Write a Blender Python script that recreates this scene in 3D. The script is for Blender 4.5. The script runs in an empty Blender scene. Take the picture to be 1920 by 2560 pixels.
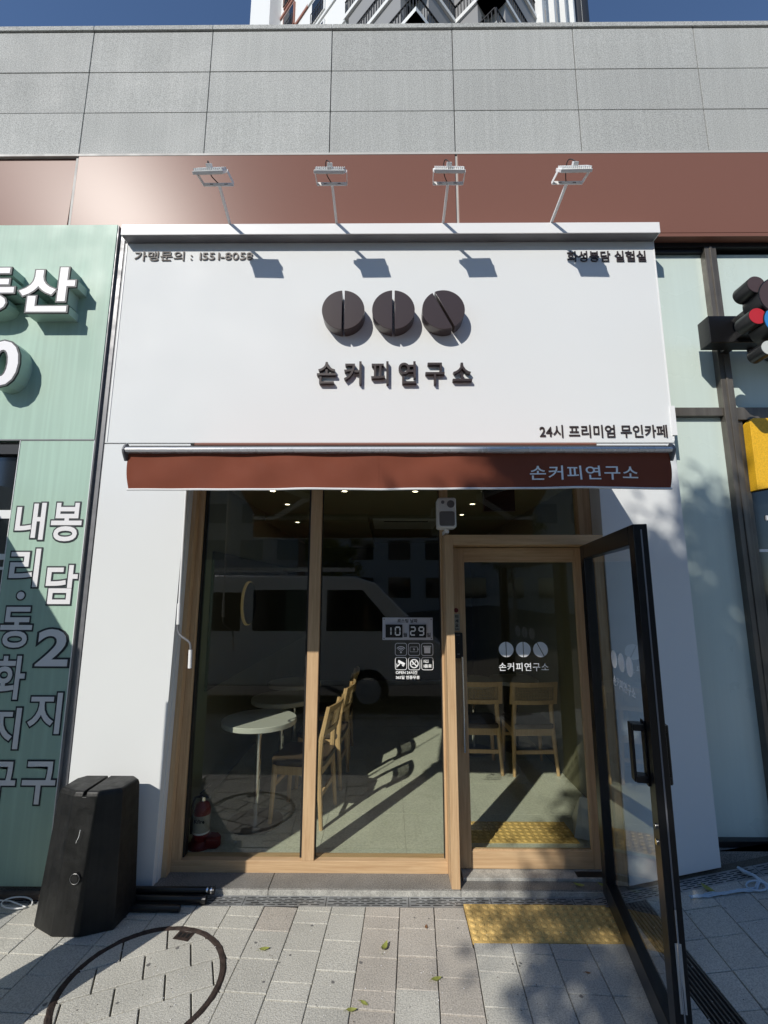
import bpy, bmesh, math, random
from mathutils import Vector, Matrix
from math import sin, cos, pi, radians, sqrt, atan2, hypot
random.seed(7)
S = bpy.context.scene
COL = S.collection

# ------------------------------------------------------------ camera, world, sun, exposure
cam_d = bpy.data.cameras.new("camera"); cam = bpy.data.objects.new("camera", cam_d); COL.objects.link(cam)
cam_d.sensor_fit = 'HORIZONTAL'; cam_d.sensor_width = 36.0; cam_d.lens = 1160 / 1920 * 36
cam_d.clip_start = 0.05; cam_d.clip_end = 600
cam.location = (-.05, -3.2, 1.85)
cam.rotation_euler = (Matrix.Rotation(radians(.45), 3, 'Z') @ Matrix.Rotation(radians(90 + 9.48), 3, 'X') @ Matrix.Rotation(radians(.1), 3, 'Z')).to_euler()
S.camera = cam

SUN = Vector((0.63, 1.0, -0.86)).normalized()           # the way the light travels
sun_el = math.asin(-SUN.z); sun_az = atan2(-SUN.x, -SUN.y)  # azimuth of the sun, from +y towards +x
W = bpy.data.worlds.new("World"); S.world = W; W.use_nodes = True
nt = W.node_tree
bg = nt.nodes['Background']
sky = nt.nodes.new('ShaderNodeTexSky'); sky.sky_type = 'NISHITA'; sky.sun_disc = False
sky.sun_elevation = sun_el; sky.sun_rotation = sun_az
sky.altitude = 1500; sky.air_density = 1.0; sky.dust_density = 0.2; sky.ozone_density = 4.5
nt.links.new(sky.outputs[0], bg.inputs[0]); bg.inputs[1].default_value = 0.145
sd = bpy.data.lights.new("sun", 'SUN'); sd.energy = 4.0; sd.angle = radians(0.53); sd.color = (1.0, 0.955, 0.88)
so = bpy.data.objects.new("sun", sd); COL.objects.link(so); so.location = (-6, -10, 12)
so.rotation_euler = SUN.to_track_quat('-Z', 'Y').to_euler()
S.view_settings.view_transform = 'Standard'; S.view_settings.look = 'None'
S.view_settings.exposure = 0.0; S.view_settings.gamma = 1.0; S.view_settings.use_curve_mapping = False
S.render.engine = 'CYCLES'
S.cycles.max_bounces = 10; S.cycles.transparent_max_bounces = 16; S.cycles.diffuse_bounces = 4; S.cycles.glossy_bounces = 4

# ------------------------------------------------------------ materials
def mat(name, color, rough=0.6, metal=0.0, spec=0.5, noise=None, speck=None, bump=None, streak=None, tint=0.0, coat=0.0, emit=None):
    """noise=(scale, amount) broad mottling; speck=(scale, dark factor) grain; bump=(scale, strength);
    streak=(amount) vertical rain streaks; tint=random brightness per object"""
    m = bpy.data.materials.new(name); m.use_nodes = True
    n = m.node_tree.nodes; l = m.node_tree.links; b = n['Principled BSDF']
    b.inputs['Roughness'].default_value = rough; b.inputs['Metallic'].default_value = metal
    b.inputs['Specular IOR Level'].default_value = spec
    b.inputs['Coat Weight'].default_value = coat
    c = n.new('ShaderNodeRGB'); c.outputs[0].default_value = (*color, 1); out = c.outputs[0]
    tc = n.new('ShaderNodeNewGeometry')
    def mul(src, fac):
        mx = n.new('ShaderNodeMix'); mx.data_type = 'RGBA'; mx.blend_type = 'MULTIPLY'; mx.inputs[0].default_value = 1
        l.new(src, mx.inputs[6]); l.new(fac, mx.inputs[7]); return mx.outputs[2]
    def ramp(src, lo, hi, a, bb):
        r = n.new('ShaderNodeMapRange'); r.inputs[1].default_value = a; r.inputs[2].default_value = bb
        r.inputs[3].default_value = lo; r.inputs[4].default_value = hi; l.new(src, r.inputs[0]); return r.outputs[0]
    def nz(scale, detail=3, vec=None):
        t = n.new('ShaderNodeTexNoise'); t.inputs['Scale'].default_value = scale; t.inputs['Detail'].default_value = detail
        l.new(vec if vec else tc.outputs['Position'], t.inputs['Vector']); return t.outputs['Fac']
    if noise: out = mul(out, ramp(nz(noise[0], 5), 1 - noise[1], 1 + noise[1], 0.3, 0.7))
    if speck: out = mul(out, ramp(nz(speck[0], 2), speck[1], 1.12, 0.38, 0.58))
    if streak:
        mp = n.new('ShaderNodeMapping'); mp.inputs['Scale'].default_value = (30, 30, 0.9); l.new(tc.outputs['Position'], mp.inputs[0])
        out = mul(out, ramp(nz(1.0, 6, mp.outputs[0]), 1 - streak, 1 + streak * .35, 0.42, 0.66))
    if tint:
        oi = n.new('ShaderNodeObjectInfo'); out = mul(out, ramp(oi.outputs['Random'], 1 - tint, 1 + tint, 0, 1))
    l.new(out, b.inputs['Base Color'])
    if bump:
        bp = n.new('ShaderNodeBump'); bp.inputs['Strength'].default_value = bump[1]; bp.inputs['Distance'].default_value = 0.004
        l.new(nz(bump[0], 4), bp.inputs['Height']); l.new(bp.outputs[0], b.inputs['Normal'])
    if noise:
        l.new(ramp(nz(noise[0] * 2.3, 5), max(0, rough - .08), min(1, rough + .08), 0.35, 0.65), b.inputs['Roughness'])
    if emit:
        b.inputs['Emission Color'].default_value = (*emit[0], 1); b.inputs['Emission Strength'].default_value = emit[1]
    return m

def wood_mat(name, a, bcol, axis='z', rough=0.45):
    m = bpy.data.materials.new(name); m.use_nodes = True
    n = m.node_tree.nodes; l = m.node_tree.links; b = n['Principled BSDF']
    g = n.new('ShaderNodeNewGeometry'); mp = n.new('ShaderNodeMapping')
    s = {'x': (3, 70, 70), 'y': (70, 3, 70), 'z': (70, 70, 3)}[axis]; mp.inputs['Scale'].default_value = s
    l.new(g.outputs['Position'], mp.inputs[0])
    t = n.new('ShaderNodeTexNoise'); t.inputs['Scale'].default_value = 1.0; t.inputs['Detail'].default_value = 6; t.inputs['Roughness'].default_value = .65
    t.inputs['Distortion'].default_value = .6
    l.new(mp.outputs[0], t.inputs['Vector'])
    r = n.new('ShaderNodeValToRGB'); r.color_ramp.elements[0].position = .32; r.color_ramp.elements[1].position = .66
    r.color_ramp.elements[0].color = (*a, 1); r.color_ramp.elements[1].color = (*bcol, 1)
    l.new(t.outputs['Fac'], r.inputs[0]); l.new(r.outputs[0], b.inputs['Base Color']); b.inputs['Roughness'].default_value = rough
    bp = n.new('ShaderNodeBump'); bp.inputs['Strength'].default_value = .15; bp.inputs['Distance'].default_value = .002
    l.new(t.outputs['Fac'], bp.inputs['Height']); l.new(bp.outputs[0], b.inputs['Normal'])
    return m

def glass_mat(name, tint, refl=1.45, rough=0.0, wav=0.0):
    m = bpy.data.materials.new(name); m.use_nodes = True
    n = m.node_tree.nodes; l = m.node_tree.links; n.remove(n['Principled BSDF'])
    tr = n.new('ShaderNodeBsdfTransparent'); gm = n.new('ShaderNodeNewGeometry')
    tm = n.new('ShaderNodeMix'); tm.data_type = 'RGBA'; tm.inputs[6].default_value = (*tint, 1); tm.inputs[7].default_value = (1, 1, 1, 1)
    l.new(gm.outputs['Backfacing'], tm.inputs[0]); l.new(tm.outputs[2], tr.inputs[0])
    gl = n.new('ShaderNodeBsdfGlossy'); gl.inputs['Roughness'].default_value = rough; gl.inputs[0].default_value = (1, 1, 1, 1)
    fr = n.new('ShaderNodeFresnel'); fr.inputs[0].default_value = refl
    iv = n.new('ShaderNodeMath'); iv.operation = 'SUBTRACT'; iv.inputs[0].default_value = 1; l.new(gm.outputs['Backfacing'], iv.inputs[1])
    ff = n.new('ShaderNodeMath'); ff.operation = 'MULTIPLY'; l.new(fr.outputs[0], ff.inputs[0]); l.new(iv.outputs[0], ff.inputs[1])
    mx = n.new('ShaderNodeMixShader'); l.new(ff.outputs[0], mx.inputs[0]); l.new(tr.outputs[0], mx.inputs[1]); l.new(gl.outputs[0], mx.inputs[2])
    if wav:
        g = n.new('ShaderNodeNewGeometry'); t = n.new('ShaderNodeTexNoise'); t.inputs['Scale'].default_value = 1.6; l.new(g.outputs['Position'], t.inputs['Vector'])
        bp = n.new('ShaderNodeBump'); bp.inputs['Strength'].default_value = wav; bp.inputs['Distance'].default_value = .01
        l.new(t.outputs['Fac'], bp.inputs['Height']); l.new(bp.outputs[0], gl.inputs['Normal'])
    l.new(mx.outputs[0], n['Material Output'].inputs[0])
    return m

M = {}
M['granite'] = mat('granite', (.455, .465, .445), .75, speck=(140, .62), noise=(.8, .05), bump=(150, .3), tint=.05, streak=.05)
M['granite_dark'] = mat('dark granite', (.23, .22, .20), .7, speck=(170, .5), noise=(5, .14), bump=(150, .3))
M['granite_edge'] = mat('pale granite edge', (.42, .41, .37), .75, speck=(200, .7), noise=(20, .2), bump=(100, .4))
M['joint'] = mat('joint filler', (.22, .22, .21), .9)
M['sealant'] = mat('grey sealant', (.50, .49, .46), .6, noise=(4, .1))
M['brown_metal'] = mat('brown coated metal', (.215, .102, .076), .33, metal=.0, spec=.15)
M['white_panel'] = mat('white coated panel', (.74, .755, .75), .6, spec=.2, noise=(.9, .012))
M['white_trim'] = mat('white aluminium trim', (.82, .82, .81), .4, spec=.3)
M['grey_metal'] = mat('grey metal strip', (.20, .20, .21), .45, metal=.3, noise=(6, .1))
M['bean'] = mat('dark brown sign face', (.052, .036, .033), .28, spec=.6)
M['letter_dark'] = mat('dark letter acrylic', (.045, .033, .032), .4)
M['letter_grey'] = mat('bronze grey letters', (.20, .18, .165), .6, spec=.3)
M['awning'] = mat('red brown awning cloth', (.205, .062, .037), .85, spec=.15, noise=(5, .07), bump=(700, .1))
M['alu'] = mat('brushed aluminium', (.66, .67, .68), .3, metal=.25, noise=(8, .04))
M['lamp'] = mat('lamp housing grey', (.80, .81, .80), .4)
M['black_plastic'] = mat('worn black plastic', (.013, .013, .0125), .48, noise=(9, .35), bump=(60, .2), streak=.3, spec=.4)
M['black_frame'] = mat('black powder coat', (.008, .008, .009), .3, spec=.5)
M['cable'] = mat('black cable', (.012, .012, .012), .5)
M['green'] = mat('mint green panel', (.40, .56, .46), .5, spec=.3, streak=.07, noise=(.9, .03))
M['green_side'] = mat('mint letter side', (.36, .50, .44), .5)
M['text_white'] = mat('white letter face', (.80, .79, .80), .45)
M['text_outline'] = mat('black outline', (.018, .024, .03), .5)
M['decal_white'] = mat('white vinyl', (.88, .90, .91), .5)
M['ink'] = mat('black print', (.02, .02, .025), .6)
M['plate'] = mat('silver acrylic plate', (.60, .61, .66), .35)
M['wood'] = wood_mat('light wood film upright', (.49, .31, .165), (.65, .455, .26), 'z')
M['wood_h'] = wood_mat('light wood film level', (.49, .31, .165), (.65, .455, .26), 'x')
M['chair_wood'] = wood_mat('chair beech', (.52, .34, .17), (.66, .46, .25), 'z')
M['rattan'] = mat('woven rattan', (.50, .37, .21), .7, speck=(300, .5))
M['seat'] = mat('dark seat leather', (.09, .065, .045), .45)
M['table_top'] = mat('pale laminate', (.60, .62, .58), .35)
M['chrome'] = mat('chrome', (.8, .8, .8), .12, metal=1)
M['steel'] = mat('dull steel', (.35, .35, .35), .35, metal=.7)
M['red'] = mat('red enamel', (.20, .010, .012), .3)
M['red_dark'] = mat('red base', (.17, .012, .014), .5)
M['paper'] = mat('label paper', (.36, .35, .30), .6)
M['yellow_line'] = mat('yellow band', (.55, .35, .03), .5)
M['int_wall'] = mat('olive plaster', (.20, .195, .13), .85, noise=(2, .05))
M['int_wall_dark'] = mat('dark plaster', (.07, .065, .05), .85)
M['int_ceil'] = mat('khaki ceiling', (.20, .195, .12), .9)
M['tile'] = mat('grey green floor tile', (.55, .57, .49), .5, noise=(4, .06), speck=(60, .93), tint=.03)
M['grout'] = mat('grout', (.55, .55, .5), .9)
M['glass'] = glass_mat('shop glass', (.84, .86, .79), 1.72, wav=.015)
M['door_glass'] = glass_mat('clear door glass', (.90, .95, .94), 1.6, wav=.02)
M['dark_glass'] = mat('dark window glass', (.012, .014, .016), .06, spec=.9)
M['frost'] = mat('frosted film glass', (.62, .72, .66), .3, noise=(.7, .05), spec=.5, coat=.2, streak=.02)
M['bronze'] = mat('dark bronze aluminium', (.15, .135, .115), .38, metal=.35, noise=(5, .2), streak=.2)
M['bronze_dark'] = mat('deep bronze aluminium', (.012, .012, .013), .4)
M['yellow_sign'] = mat('yellow sign face', (.78, .44, .02), .5, speck=(150, .9))
M['face_brown'] = mat('brown sign face', (.07, .045, .045), .5)
M['sign_red'] = mat('red sign face', (.5, .02, .03), .5)
M['sign_blue'] = mat('blue sign face', (.03, .22, .55), .5)
for k_, c_ in (('a', (.52, .505, .445)), ('b', (.485, .445, .385)), ('c', (.48, .475, .435))):
    M['paver_' + k_] = mat('concrete paver ' + {'a': 'grey', 'b': 'beige', 'c': 'cool'}[k_], c_, .88, spec=.3, speck=(150, .78), noise=(2.4, .12), bump=(140, .7), tint=.045)
M['sand'] = mat('joint sand', (.14, .125, .095), 1.0, speck=(200, .6))
M['iron'] = mat('rusty cast iron', (.035, .022, .017), .75, noise=(30, .5), bump=(90, 1.0))
M['drain'] = mat('stainless drain grate', (.33, .34, .34), .45, metal=.4, noise=(9, .35), bump=(50, .2))
M['black_hole'] = mat('dark gap', (.006, .006, .006), .9)
M['tactile'] = mat('yellow tactile concrete', (.66, .455, .16), .85, noise=(7, .14), speck=(130, .82), bump=(120, .35), tint=.04)
M['leaf'] = mat('dry green leaf', (.28, .30, .07), .6, noise=(60, .2)); M['leaf'].node_tree.nodes['Principled BSDF'].inputs['Subsurface Weight'].default_value = 0
M['leaf_brown'] = mat('brown leaf', (.22, .11, .05), .7)
M['rag'] = mat('pale blue twine', (.45, .56, .66), .7)
M['foliage'] = mat('street tree leaves', (.075, .10, .025), .6, tint=.0, noise=(3, .3))
M['foliage_y'] = mat('yellowing leaves', (.25, .22, .03), .6, noise=(3, .3))
M['bark'] = mat('bark', (.12, .09, .07), .9, noise=(12, .3), bump=(30, 1))
M['asphalt'] = mat('asphalt', (.055, .055, .056), .9, speck=(120, .7))
M['paving_far'] = mat('far paving', (.36, .35, .32), .9, noise=(3, .1))
M['concrete'] = mat('painted concrete', (.42, .41, .38), .8, noise=(.3, .08))
M['tower_white'] = mat('tower white paint', (.72, .72, .70), .7)
M['tower_grey'] = mat('tower grey paint', (.25, .25, .25), .7)
M['tower_brown'] = mat('tower brown paint', (.30, .13, .09), .7)
M['tower_rail'] = mat('balcony rail', (.03, .03, .03), .5)
M['van_white'] = mat('van white paint', (.85, .86, .85), .25, coat=.6)
M['tyre'] = mat('tyre rubber', (.02, .02, .02), .8)
M['light_on'] = mat('lit downlight', (.9, .85, .7), .5, emit=((1, .86, .62), 9))
M['led_ring'] = mat('mirror led ring', (.3, .24, .08), .5, emit=((1, .72, .25), .06))
M['mirror'] = mat('mirror', (.5, .5, .5), .03, metal=1)
M['screen_blue'] = mat('blue lit screen', (.05, .1, .2), .3, emit=((.15, .4, .9), .8))

# ------------------------------------------------------------ geometry helpers
class MB:
    def __init__(s): s.v = []; s.f = []; s.mi = []
    def add(s, vs, fs, mi=0):
        o = len(s.v); s.v += [tuple(v) for v in vs]; s.f += [tuple(o + i for i in f) for f in fs]; s.mi += [mi] * len(fs); return s
    def box(s, x0, x1, y0, y1, z0, z1, mi=0):
        vs = [(x, y, z) for x in (x0, x1) for y in (y0, y1) for z in (z0, z1)]
        return s.add(vs, [(0, 1, 3, 2), (4, 6, 7, 5), (0, 4, 5, 1), (2, 3, 7, 6), (0, 2, 6, 4), (1, 5, 7, 3)], mi)
    def bar(s, p, q, w, h, up=(0, 0, 1), mi=0):
        p, q = Vector(p), Vector(q); d = (q - p).normalized(); u = Vector(up)
        a = d.cross(u); a = a.normalized() if a.length > 1e-4 else Vector((1, 0, 0)); b = a.cross(d)
        vs = [e + a * (w / 2 * i) + b * (h / 2 * j) for e in (p, q) for i, j in ((-1, -1), (1, -1), (1, 1), (-1, 1))]
        return s.add(vs, [(0, 1, 2, 3), (4, 7, 6, 5), (0, 4, 5, 1), (1, 5, 6, 2), (2, 6, 7, 3), (3, 7, 4, 0)], mi)
    def cyl(s, p, q, r0, r1=None, n=16, mi=0, caps=True):
        r1 = r0 if r1 is None else r1; p, q = Vector(p), Vector(q); d = (q - p).normalized()
        a = d.orthogonal().normalized(); b = d.cross(a)
        vs = [p + (a * cos(2 * pi * i / n) + b * sin(2 * pi * i / n)) * r0 for i in range(n)] + [q + (a * cos(2 * pi * i / n) + b * sin(2 * pi * i / n)) * r1 for i in range(n)]
        fs = [(i, (i + 1) % n, n + (i + 1) % n, n + i) for i in range(n)]
        if caps: fs += [tuple(range(n - 1, -1, -1)), tuple(range(n, 2 * n))]
        return s.add(vs, fs, mi)
    def tube(s, pts, r, n=8, mi=0):
        pts = [Vector(p) for p in pts]; rings = []; a = None
        for i, p in enumerate(pts):
            d = (pts[min(i + 1, len(pts) - 1)] - pts[max(i - 1, 0)]).normalized()
            a = (d.orthogonal() if a is None else (a - d * a.dot(d))).normalized(); b = d.cross(a)
            rr = r[i] if isinstance(r, (list, tuple)) else r
            rings.append([p + (a * cos(2 * pi * k / n) + b * sin(2 * pi * k / n)) * rr for k in range(n)])
        vs = [v for g in rings for v in g]; fs = []
        for i in range(len(pts) - 1):
            for k in range(n): fs.append((i * n + k, i * n + (k + 1) % n, (i + 1) * n + (k + 1) % n, (i + 1) * n + k))
        fs += [tuple(range(n - 1, -1, -1)), tuple(range(len(vs) - n, len(vs)))]
        return s.add(vs, fs, mi)
    def prism(s, poly, axis, a, b, mi=0):
        """poly of 2D points extruded along axis from a to b"""
        def pt(u, v, w): return {'x': (w, u, v), 'y': (u, w, v), 'z': (u, v, w)}[axis]
        n = len(poly); vs = [pt(u, v, a) for u, v in poly] + [pt(u, v, b) for u, v in poly]
        return s.add(vs, [(i, (i + 1) % n, n + (i + 1) % n, n + i) for i in range(n)] + [tuple(range(n - 1, -1, -1)), tuple(range(n, 2 * n))], mi)
    def lathe(s, prof, c=(0, 0), n=24, mi=0):
        vs = []; fs = []
        for r, z in prof: vs += [(c[0] + r * cos(2 * pi * i / n), c[1] + r * sin(2 * pi * i / n), z) for i in range(n)]
        for j in range(len(prof) - 1):
            for i in range(n): fs.append((j * n + i, j * n + (i + 1) % n, (j + 1) * n + (i + 1) % n, (j + 1) * n + i))
        fs += [tuple(range(n - 1, -1, -1)), tuple(range(len(vs) - n, len(vs)))]
        return s.add(vs, fs, mi)
    def mesh(s, name='mesh', off=(0, 0, 0), smooth=False, fix=True):
        me = bpy.data.meshes.new(name)
        me.from_pydata([(x - off[0], y - off[1], z - off[2]) for x, y, z in s.v], [], s.f)
        me.polygons.foreach_set('material_index', s.mi)
        if fix:
            bm = bmesh.new(); bm.from_mesh(me); bmesh.ops.recalc_face_normals(bm, faces=bm.faces); bm.to_mesh(me); bm.free()
        if smooth: me.shade_auto = None if False else None
        me.update(); return me

def smooth_by_angle(me, ang=35):
    me.polygons.foreach_set('use_smooth', [True] * len(me.polygons))
    bm = bmesh.new(); bm.from_mesh(me)
    for e in bm.edges: e.smooth = not (len(e.link_faces) == 2 and e.calc_face_angle(0) > radians(ang))
    bm.to_mesh(me); bm.free()

def link(name, me, mats, parent=None, loc=None, bevel=0, smooth=False):
    o = bpy.data.objects.new(name, me); COL.objects.link(o)
    if not isinstance(mats, (list, tuple)): mats = [mats]
    if len(me.materials) == 0:
        for m in mats: me.materials.append(m)
    if parent: o.parent = parent
    if loc is not None: o.location = loc
    if smooth: smooth_by_angle(me)
    if bevel:
        b = o.modifiers.new('bevel', 'BEVEL'); b.width = bevel; b.segments = 2; b.limit_method = 'ANGLE'; b.angle_limit = radians(40)
    return o

def root(name, label, cat, loc=(0, 0, 0), rot=0, group=None):
    o = bpy.data.objects.new(name, None); COL.objects.link(o); o.empty_display_size = .1
    o.location = loc; o.rotation_euler = (0, 0, rot); o['label'] = label; o['category'] = cat
    if group: o['group'] = group
    return o

def part(name, r, mb, m, bevel=0, smooth=False, local=False):
    """mb in world coordinates unless local; r is an unrotated root (or an object placed at r.location)"""
    off = (0, 0, 0)
    if r is not None and not local:
        p = r; off = Vector((0, 0, 0))
        while p is not None: off = off + p.location; p = p.parent
    return link(name, mb.mesh(name, off), m, r, bevel=bevel, smooth=smooth)

def thing(name, mb, m, label, cat, loc=(0, 0, 0), group=None, bevel=0, smooth=False, kind=None):
    o = link(name, mb.mesh(name, loc), m, None, loc, bevel, smooth)
    o['label'] = label; o['category'] = cat
    if group: o['group'] = group
    if kind: o['kind'] = kind
    return o

def struct(name, mb, m, label=None, bevel=0, kind='structure'):
    o = link(name, mb.mesh(name), m, bevel=bevel); o['kind'] = kind
    if label: o['label'] = label
    return o

_curve = None
def glyph(ch, offset=0.0, ext=0.0, res=4, bevel=0.0):
    c = bpy.data.curves.new('glyph', 'FONT'); c.body = ch; c.size = 1; c.offset = offset; c.extrude = ext; c.resolution_u = res; c.bevel_depth = bevel; c.bevel_resolution = 0
    o = bpy.data.objects.new('glyph', c); COL.objects.link(o)
    bpy.context.view_layer.update()
    me = bpy.data.meshes.new_from_object(o.evaluated_get(bpy.context.evaluated_depsgraph_get()))
    bpy.data.objects.remove(o); bpy.data.curves.remove(c)
    return me
def xmax(ch):
    me = glyph(ch, res=1)
    r = (min(v.co.x for v in me.vertices), max(v.co.x for v in me.vertices)) if len(me.vertices) else (0, 0)
    bpy.data.meshes.remove(me); return r

def letters(body, x0, x1, z0, z1, yf, depth, m, parent, off=(0, 0, 0), bold=0.02, name='letter', joined=False, squash=None, warp=None, spacing=0.0, flip=False):
    """Writing on the plane y = yf, facing -y, fitted into the box x0..x1, z0..z1; each character an object of its own"""
    pos = 0; items = []
    for i, ch in enumerate(body):
        if ch == ' ': pos += .28; continue
        a, b = xmax(ch)
        adv = .92 + spacing if ord(ch) > 0x1000 else b + .04 + spacing
        me = glyph(ch, bold, 0.5)
        items.append((me, pos)); pos += adv
    xs = [v.co.x + p for me, p in items for v in me.vertices]; zs = [v.co.y for me, p in items for v in me.vertices]
    ax, bx, az, bz = min(xs), max(xs), min(zs), max(zs)
    sx = (x1 - x0) / (bx - ax); sz = (z1 - z0) / (bz - az); outs = []
    allm = MB()
    for me, p in items:
        vs = []
        for v in me.vertices:
            x = x0 + (v.co.x + p - ax) * sx; z = z0 + (v.co.y - az) * sz; y = yf + (.5 - v.co.z) * depth
            if warp: y += warp(x, z)
            vs.append((x, y, z))
        fs = [tuple(f.vertices) for f in me.polygons]
        if joined: allm.add(vs, fs)
        else:
            mb = MB(); mb.add(vs, fs)
            o = link(name, mb.mesh(name, off, fix=False), m, parent); outs.append(o)
        bpy.data.meshes.remove(me)
    if joined:
        outs = [link(name, allm.mesh(name, off, fix=False), m, parent)]
    return outs

def rbox(w, h, r, n=5):
    """rounded rectangle outline centred on the origin"""
    pts = []
    for cx, cy, a0 in ((w / 2 - r, h / 2 - r, 0), (-w / 2 + r, h / 2 - r, 90), (-w / 2 + r, -h / 2 + r, 180), (w / 2 - r, -h / 2 + r, 270)):
        for k in range(n + 1):
            a = radians(a0 + 90 * k / n); pts.append((cx + r * cos(a), cy + r * sin(a)))
    return pts
def shift(poly, dx, dz): return [(x + dx, z + dz) for x, z in poly]

# ------------------------------------------------------------ ground
KX, KS = 1.20, 0.185
def gz(x, y):
    return max(0.0, x - KX) * max(0.10, KS + 0.05 * min(0, y))
def drop(mb): mb.v = [(x, y, z + gz(x, y)) for x, y, z in mb.v]; return mb

# wide ground sheet
g = MB()
xs = [-200, -30, -8, -3, -1.5, 0, KX, 1.6, 2.2, 3, 4.5, 8]
ys = [-200, -60, -30, -12, -6.0, -3.6, -2, -1, -.5, 0, .12]
for i in range(len(xs) - 1):
    for j in range(len(ys) - 1):
        x0, x1, y0, y1 = xs[i], xs[i + 1], ys[j], ys[j + 1]
        q = [(x0, y0), (x1, y0), (x1, y1), (x0, y1)]
        g.add([(x, y, gz(x, y) - .013) for x, y in q], [(0, 1, 2, 3)])
g.add([(-200, .12, -.013), (8, .12, -.013), (8, 200, -.013), (-200, 200, -.013)], [(0, 1, 2, 3)])
g.add([(8, -200, -.05), (200, -200, -.05), (200, 200, -.05), (8, 200, -.05)], [(0, 1, 2, 3)])
struct('ground', g, M['sand'])
rd = MB(); rd.box(-60, 60, -14, -3.75, -.12, -.008); struct('road', rd, M['asphalt'])
kb = MB(); kb.box(-60, 7, -3.75, -3.6, -.1, .0); struct('kerb', kb, M['granite_edge'])
fp = MB(); fp.box(-60, 60, -24, -14, -.1, .0); struct('far_pavement', fp, M['paving_far'])

# pavers: 200 mm, laid 3.3 degrees off the shop front
pave = bpy.data.objects.new('pavement', None); COL.objects.link(pave); pave['kind'] = 'structure'; pave['label'] = 'pavement of square concrete pavers laid in front of the shop'
A = radians(-3.3); ca, sa = cos(A), sin(A)
def l2w(u, v): return (u * ca - v * sa, u * sa + v * ca)
def clip(poly, a, b, c):
    """keep the part of poly where a*x+b*y<=c"""
    out = []
    for i in range(len(poly)):
        p, q = poly[i], poly[(i + 1) % len(poly)]
        dp = a * p[0] + b * p[1] - c; dq = a * q[0] + b * q[1] - c
        if dp <= 0: out.append(p)
        if dp * dq < 0: t = dp / (dp - dq); out.append((p[0] + (q[0] - p[0]) * t, p[1] + (q[1] - p[1]) * t))
    return out
def area(poly): return abs(sum(poly[i][0] * poly[(i + 1) % len(poly)][1] - poly[(i + 1) % len(poly)][0] * poly[i][1] for i in range(len(poly)))) / 2
def paver_mb(poly, h=0.0, t=.05, b=.0022):
    cx = sum(p[0] for p in poly) / len(poly); cy = sum(p[1] for p in poly) / len(poly)
    n = len(poly); k = []
    for x, y in poly:
        d = hypot(x - cx, y - cy) + 1e-6; k.append((x + (cx - x) * b * 1.4 / d, y + (cy - y) * b * 1.4 / d))
    mb = MB(); tilt = random.uniform(-.006, .006), random.uniform(-.006, .006)
    top = [(x, y, h + (x - cx) * tilt[0] + (y - cy) * tilt[1]) for x, y in k]
    mid = [(x, y, h - b + (x - cx) * tilt[0] + (y - cy) * tilt[1]) for x, y in poly]
    bot = [(x, y, h - t) for x, y in poly]
    mb.add(top + mid + bot, [tuple(range(n))] + [(i, n + i, n + (i + 1) % n, (i + 1) % n) for i in range(n)] + [(n + i, 2 * n + i, 2 * n + (i + 1) % n, n + (i + 1) % n) for i in range(n)])
    return drop(mb)
MC, MR = (-1.215, -.665), .375
TX0, TX1, TY0, TY1 = .402, 1.302, -.386, -.082
GX0, GX1 = 1.335, 1.475     # slot drain running away from the wall
def cut(poly):
    """pieces of a paver clear of wall drain, tactile tiles and slot drain"""
    poly = clip(poly, 0, 1, -.112)
    res = [poly] if len(poly) > 2 else []
    def minus(polys, x0, x1, y0, y1):
        out = []
        for p in polys:
            xs_ = [q[0] for q in p]; ys_ = [q[1] for q in p]
            if max(xs_) <= x0 or min(xs_) >= x1 or max(ys_) <= y0 or min(ys_) >= y1: out.append(p); continue
            a = clip(p, 1, 0, x0); r = clip(p, -1, 0, -x0)
            b = clip(r, -1, 0, -x1) if len(r) > 2 else []; r = clip(r, 1, 0, x1) if len(r) > 2 else []
            c = clip(r, 0, 1, y0) if len(r) > 2 else []; d = clip(r, 0, -1, -y1) if len(r) > 2 else []
            out += [z for z in (a, b, c, d) if len(z) > 2]
        return out
    res = minus(res, TX0 - .003, TX1 + .003, TY0 - .003, TY1 + .1)
    res = minus(res, GX0, GX1, -9, .2)
    return [p for p in res if area(p) > .0007]
ring_cut = []; n_pav = 0; far = MB()
tones = {}
for iu in range(-17, 26):
    u0 = iu * .2 + .03
    rnd = random.Random(iu * 13 + 5)
    v = -.05 + rnd.choice([0, .05, .1, .13, .17]); tone = rnd.choices('abc', [6, 1, 2])[0]
    if -.2 < u0 < .25: tone = 'b' if rnd.random() < .8 else 'a'
    if u0 > .35 : tone = rnd.choice('ccca')
    while v > -3.7:
        L = .1 if rnd.random() < .16 else .2
        j = .0038
        k_ = .0016 + rnd.uniform(0, .0012); q = [l2w(u0 + k_, v - L + j), l2w(u0 + .2 - k_ * rnd.uniform(.6, 1.3), v - L + j * .7), l2w(u0 + .2 - k_, v - j * rnd.uniform(.3, 1.2)), l2w(u0 + k_, v - j * .6)]
        v -= L
        cx = sum(p[0] for p in q) / 4; cy = sum(p[1] for p in q) / 4
        if cy < -3.5: continue
        d = cy + 3.2
        near = d > 2.1 and abs(cx) < .95 * d + .25
        for p in cut(q):
            h = rnd.uniform(-.0015, .0015)
            if not near:
                m_ = paver_mb(p, h); far.add(m_.v, m_.f, 'abc'.index(tone)); continue
            mb = paver_mb(p, h)
            me = mb.mesh('paver', fix=False)
            o = link('paver', me, M['paver_' + (tone if rnd.random() < .93 else rnd.choice('abc'))], pave); n_pav += 1
            dd = [hypot(x - MC[0], y - MC[1]) for x, y in p]
            if hypot(cx - MC[0], cy - MC[1]) < MR + .17: ring_cut.append(o)
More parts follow.
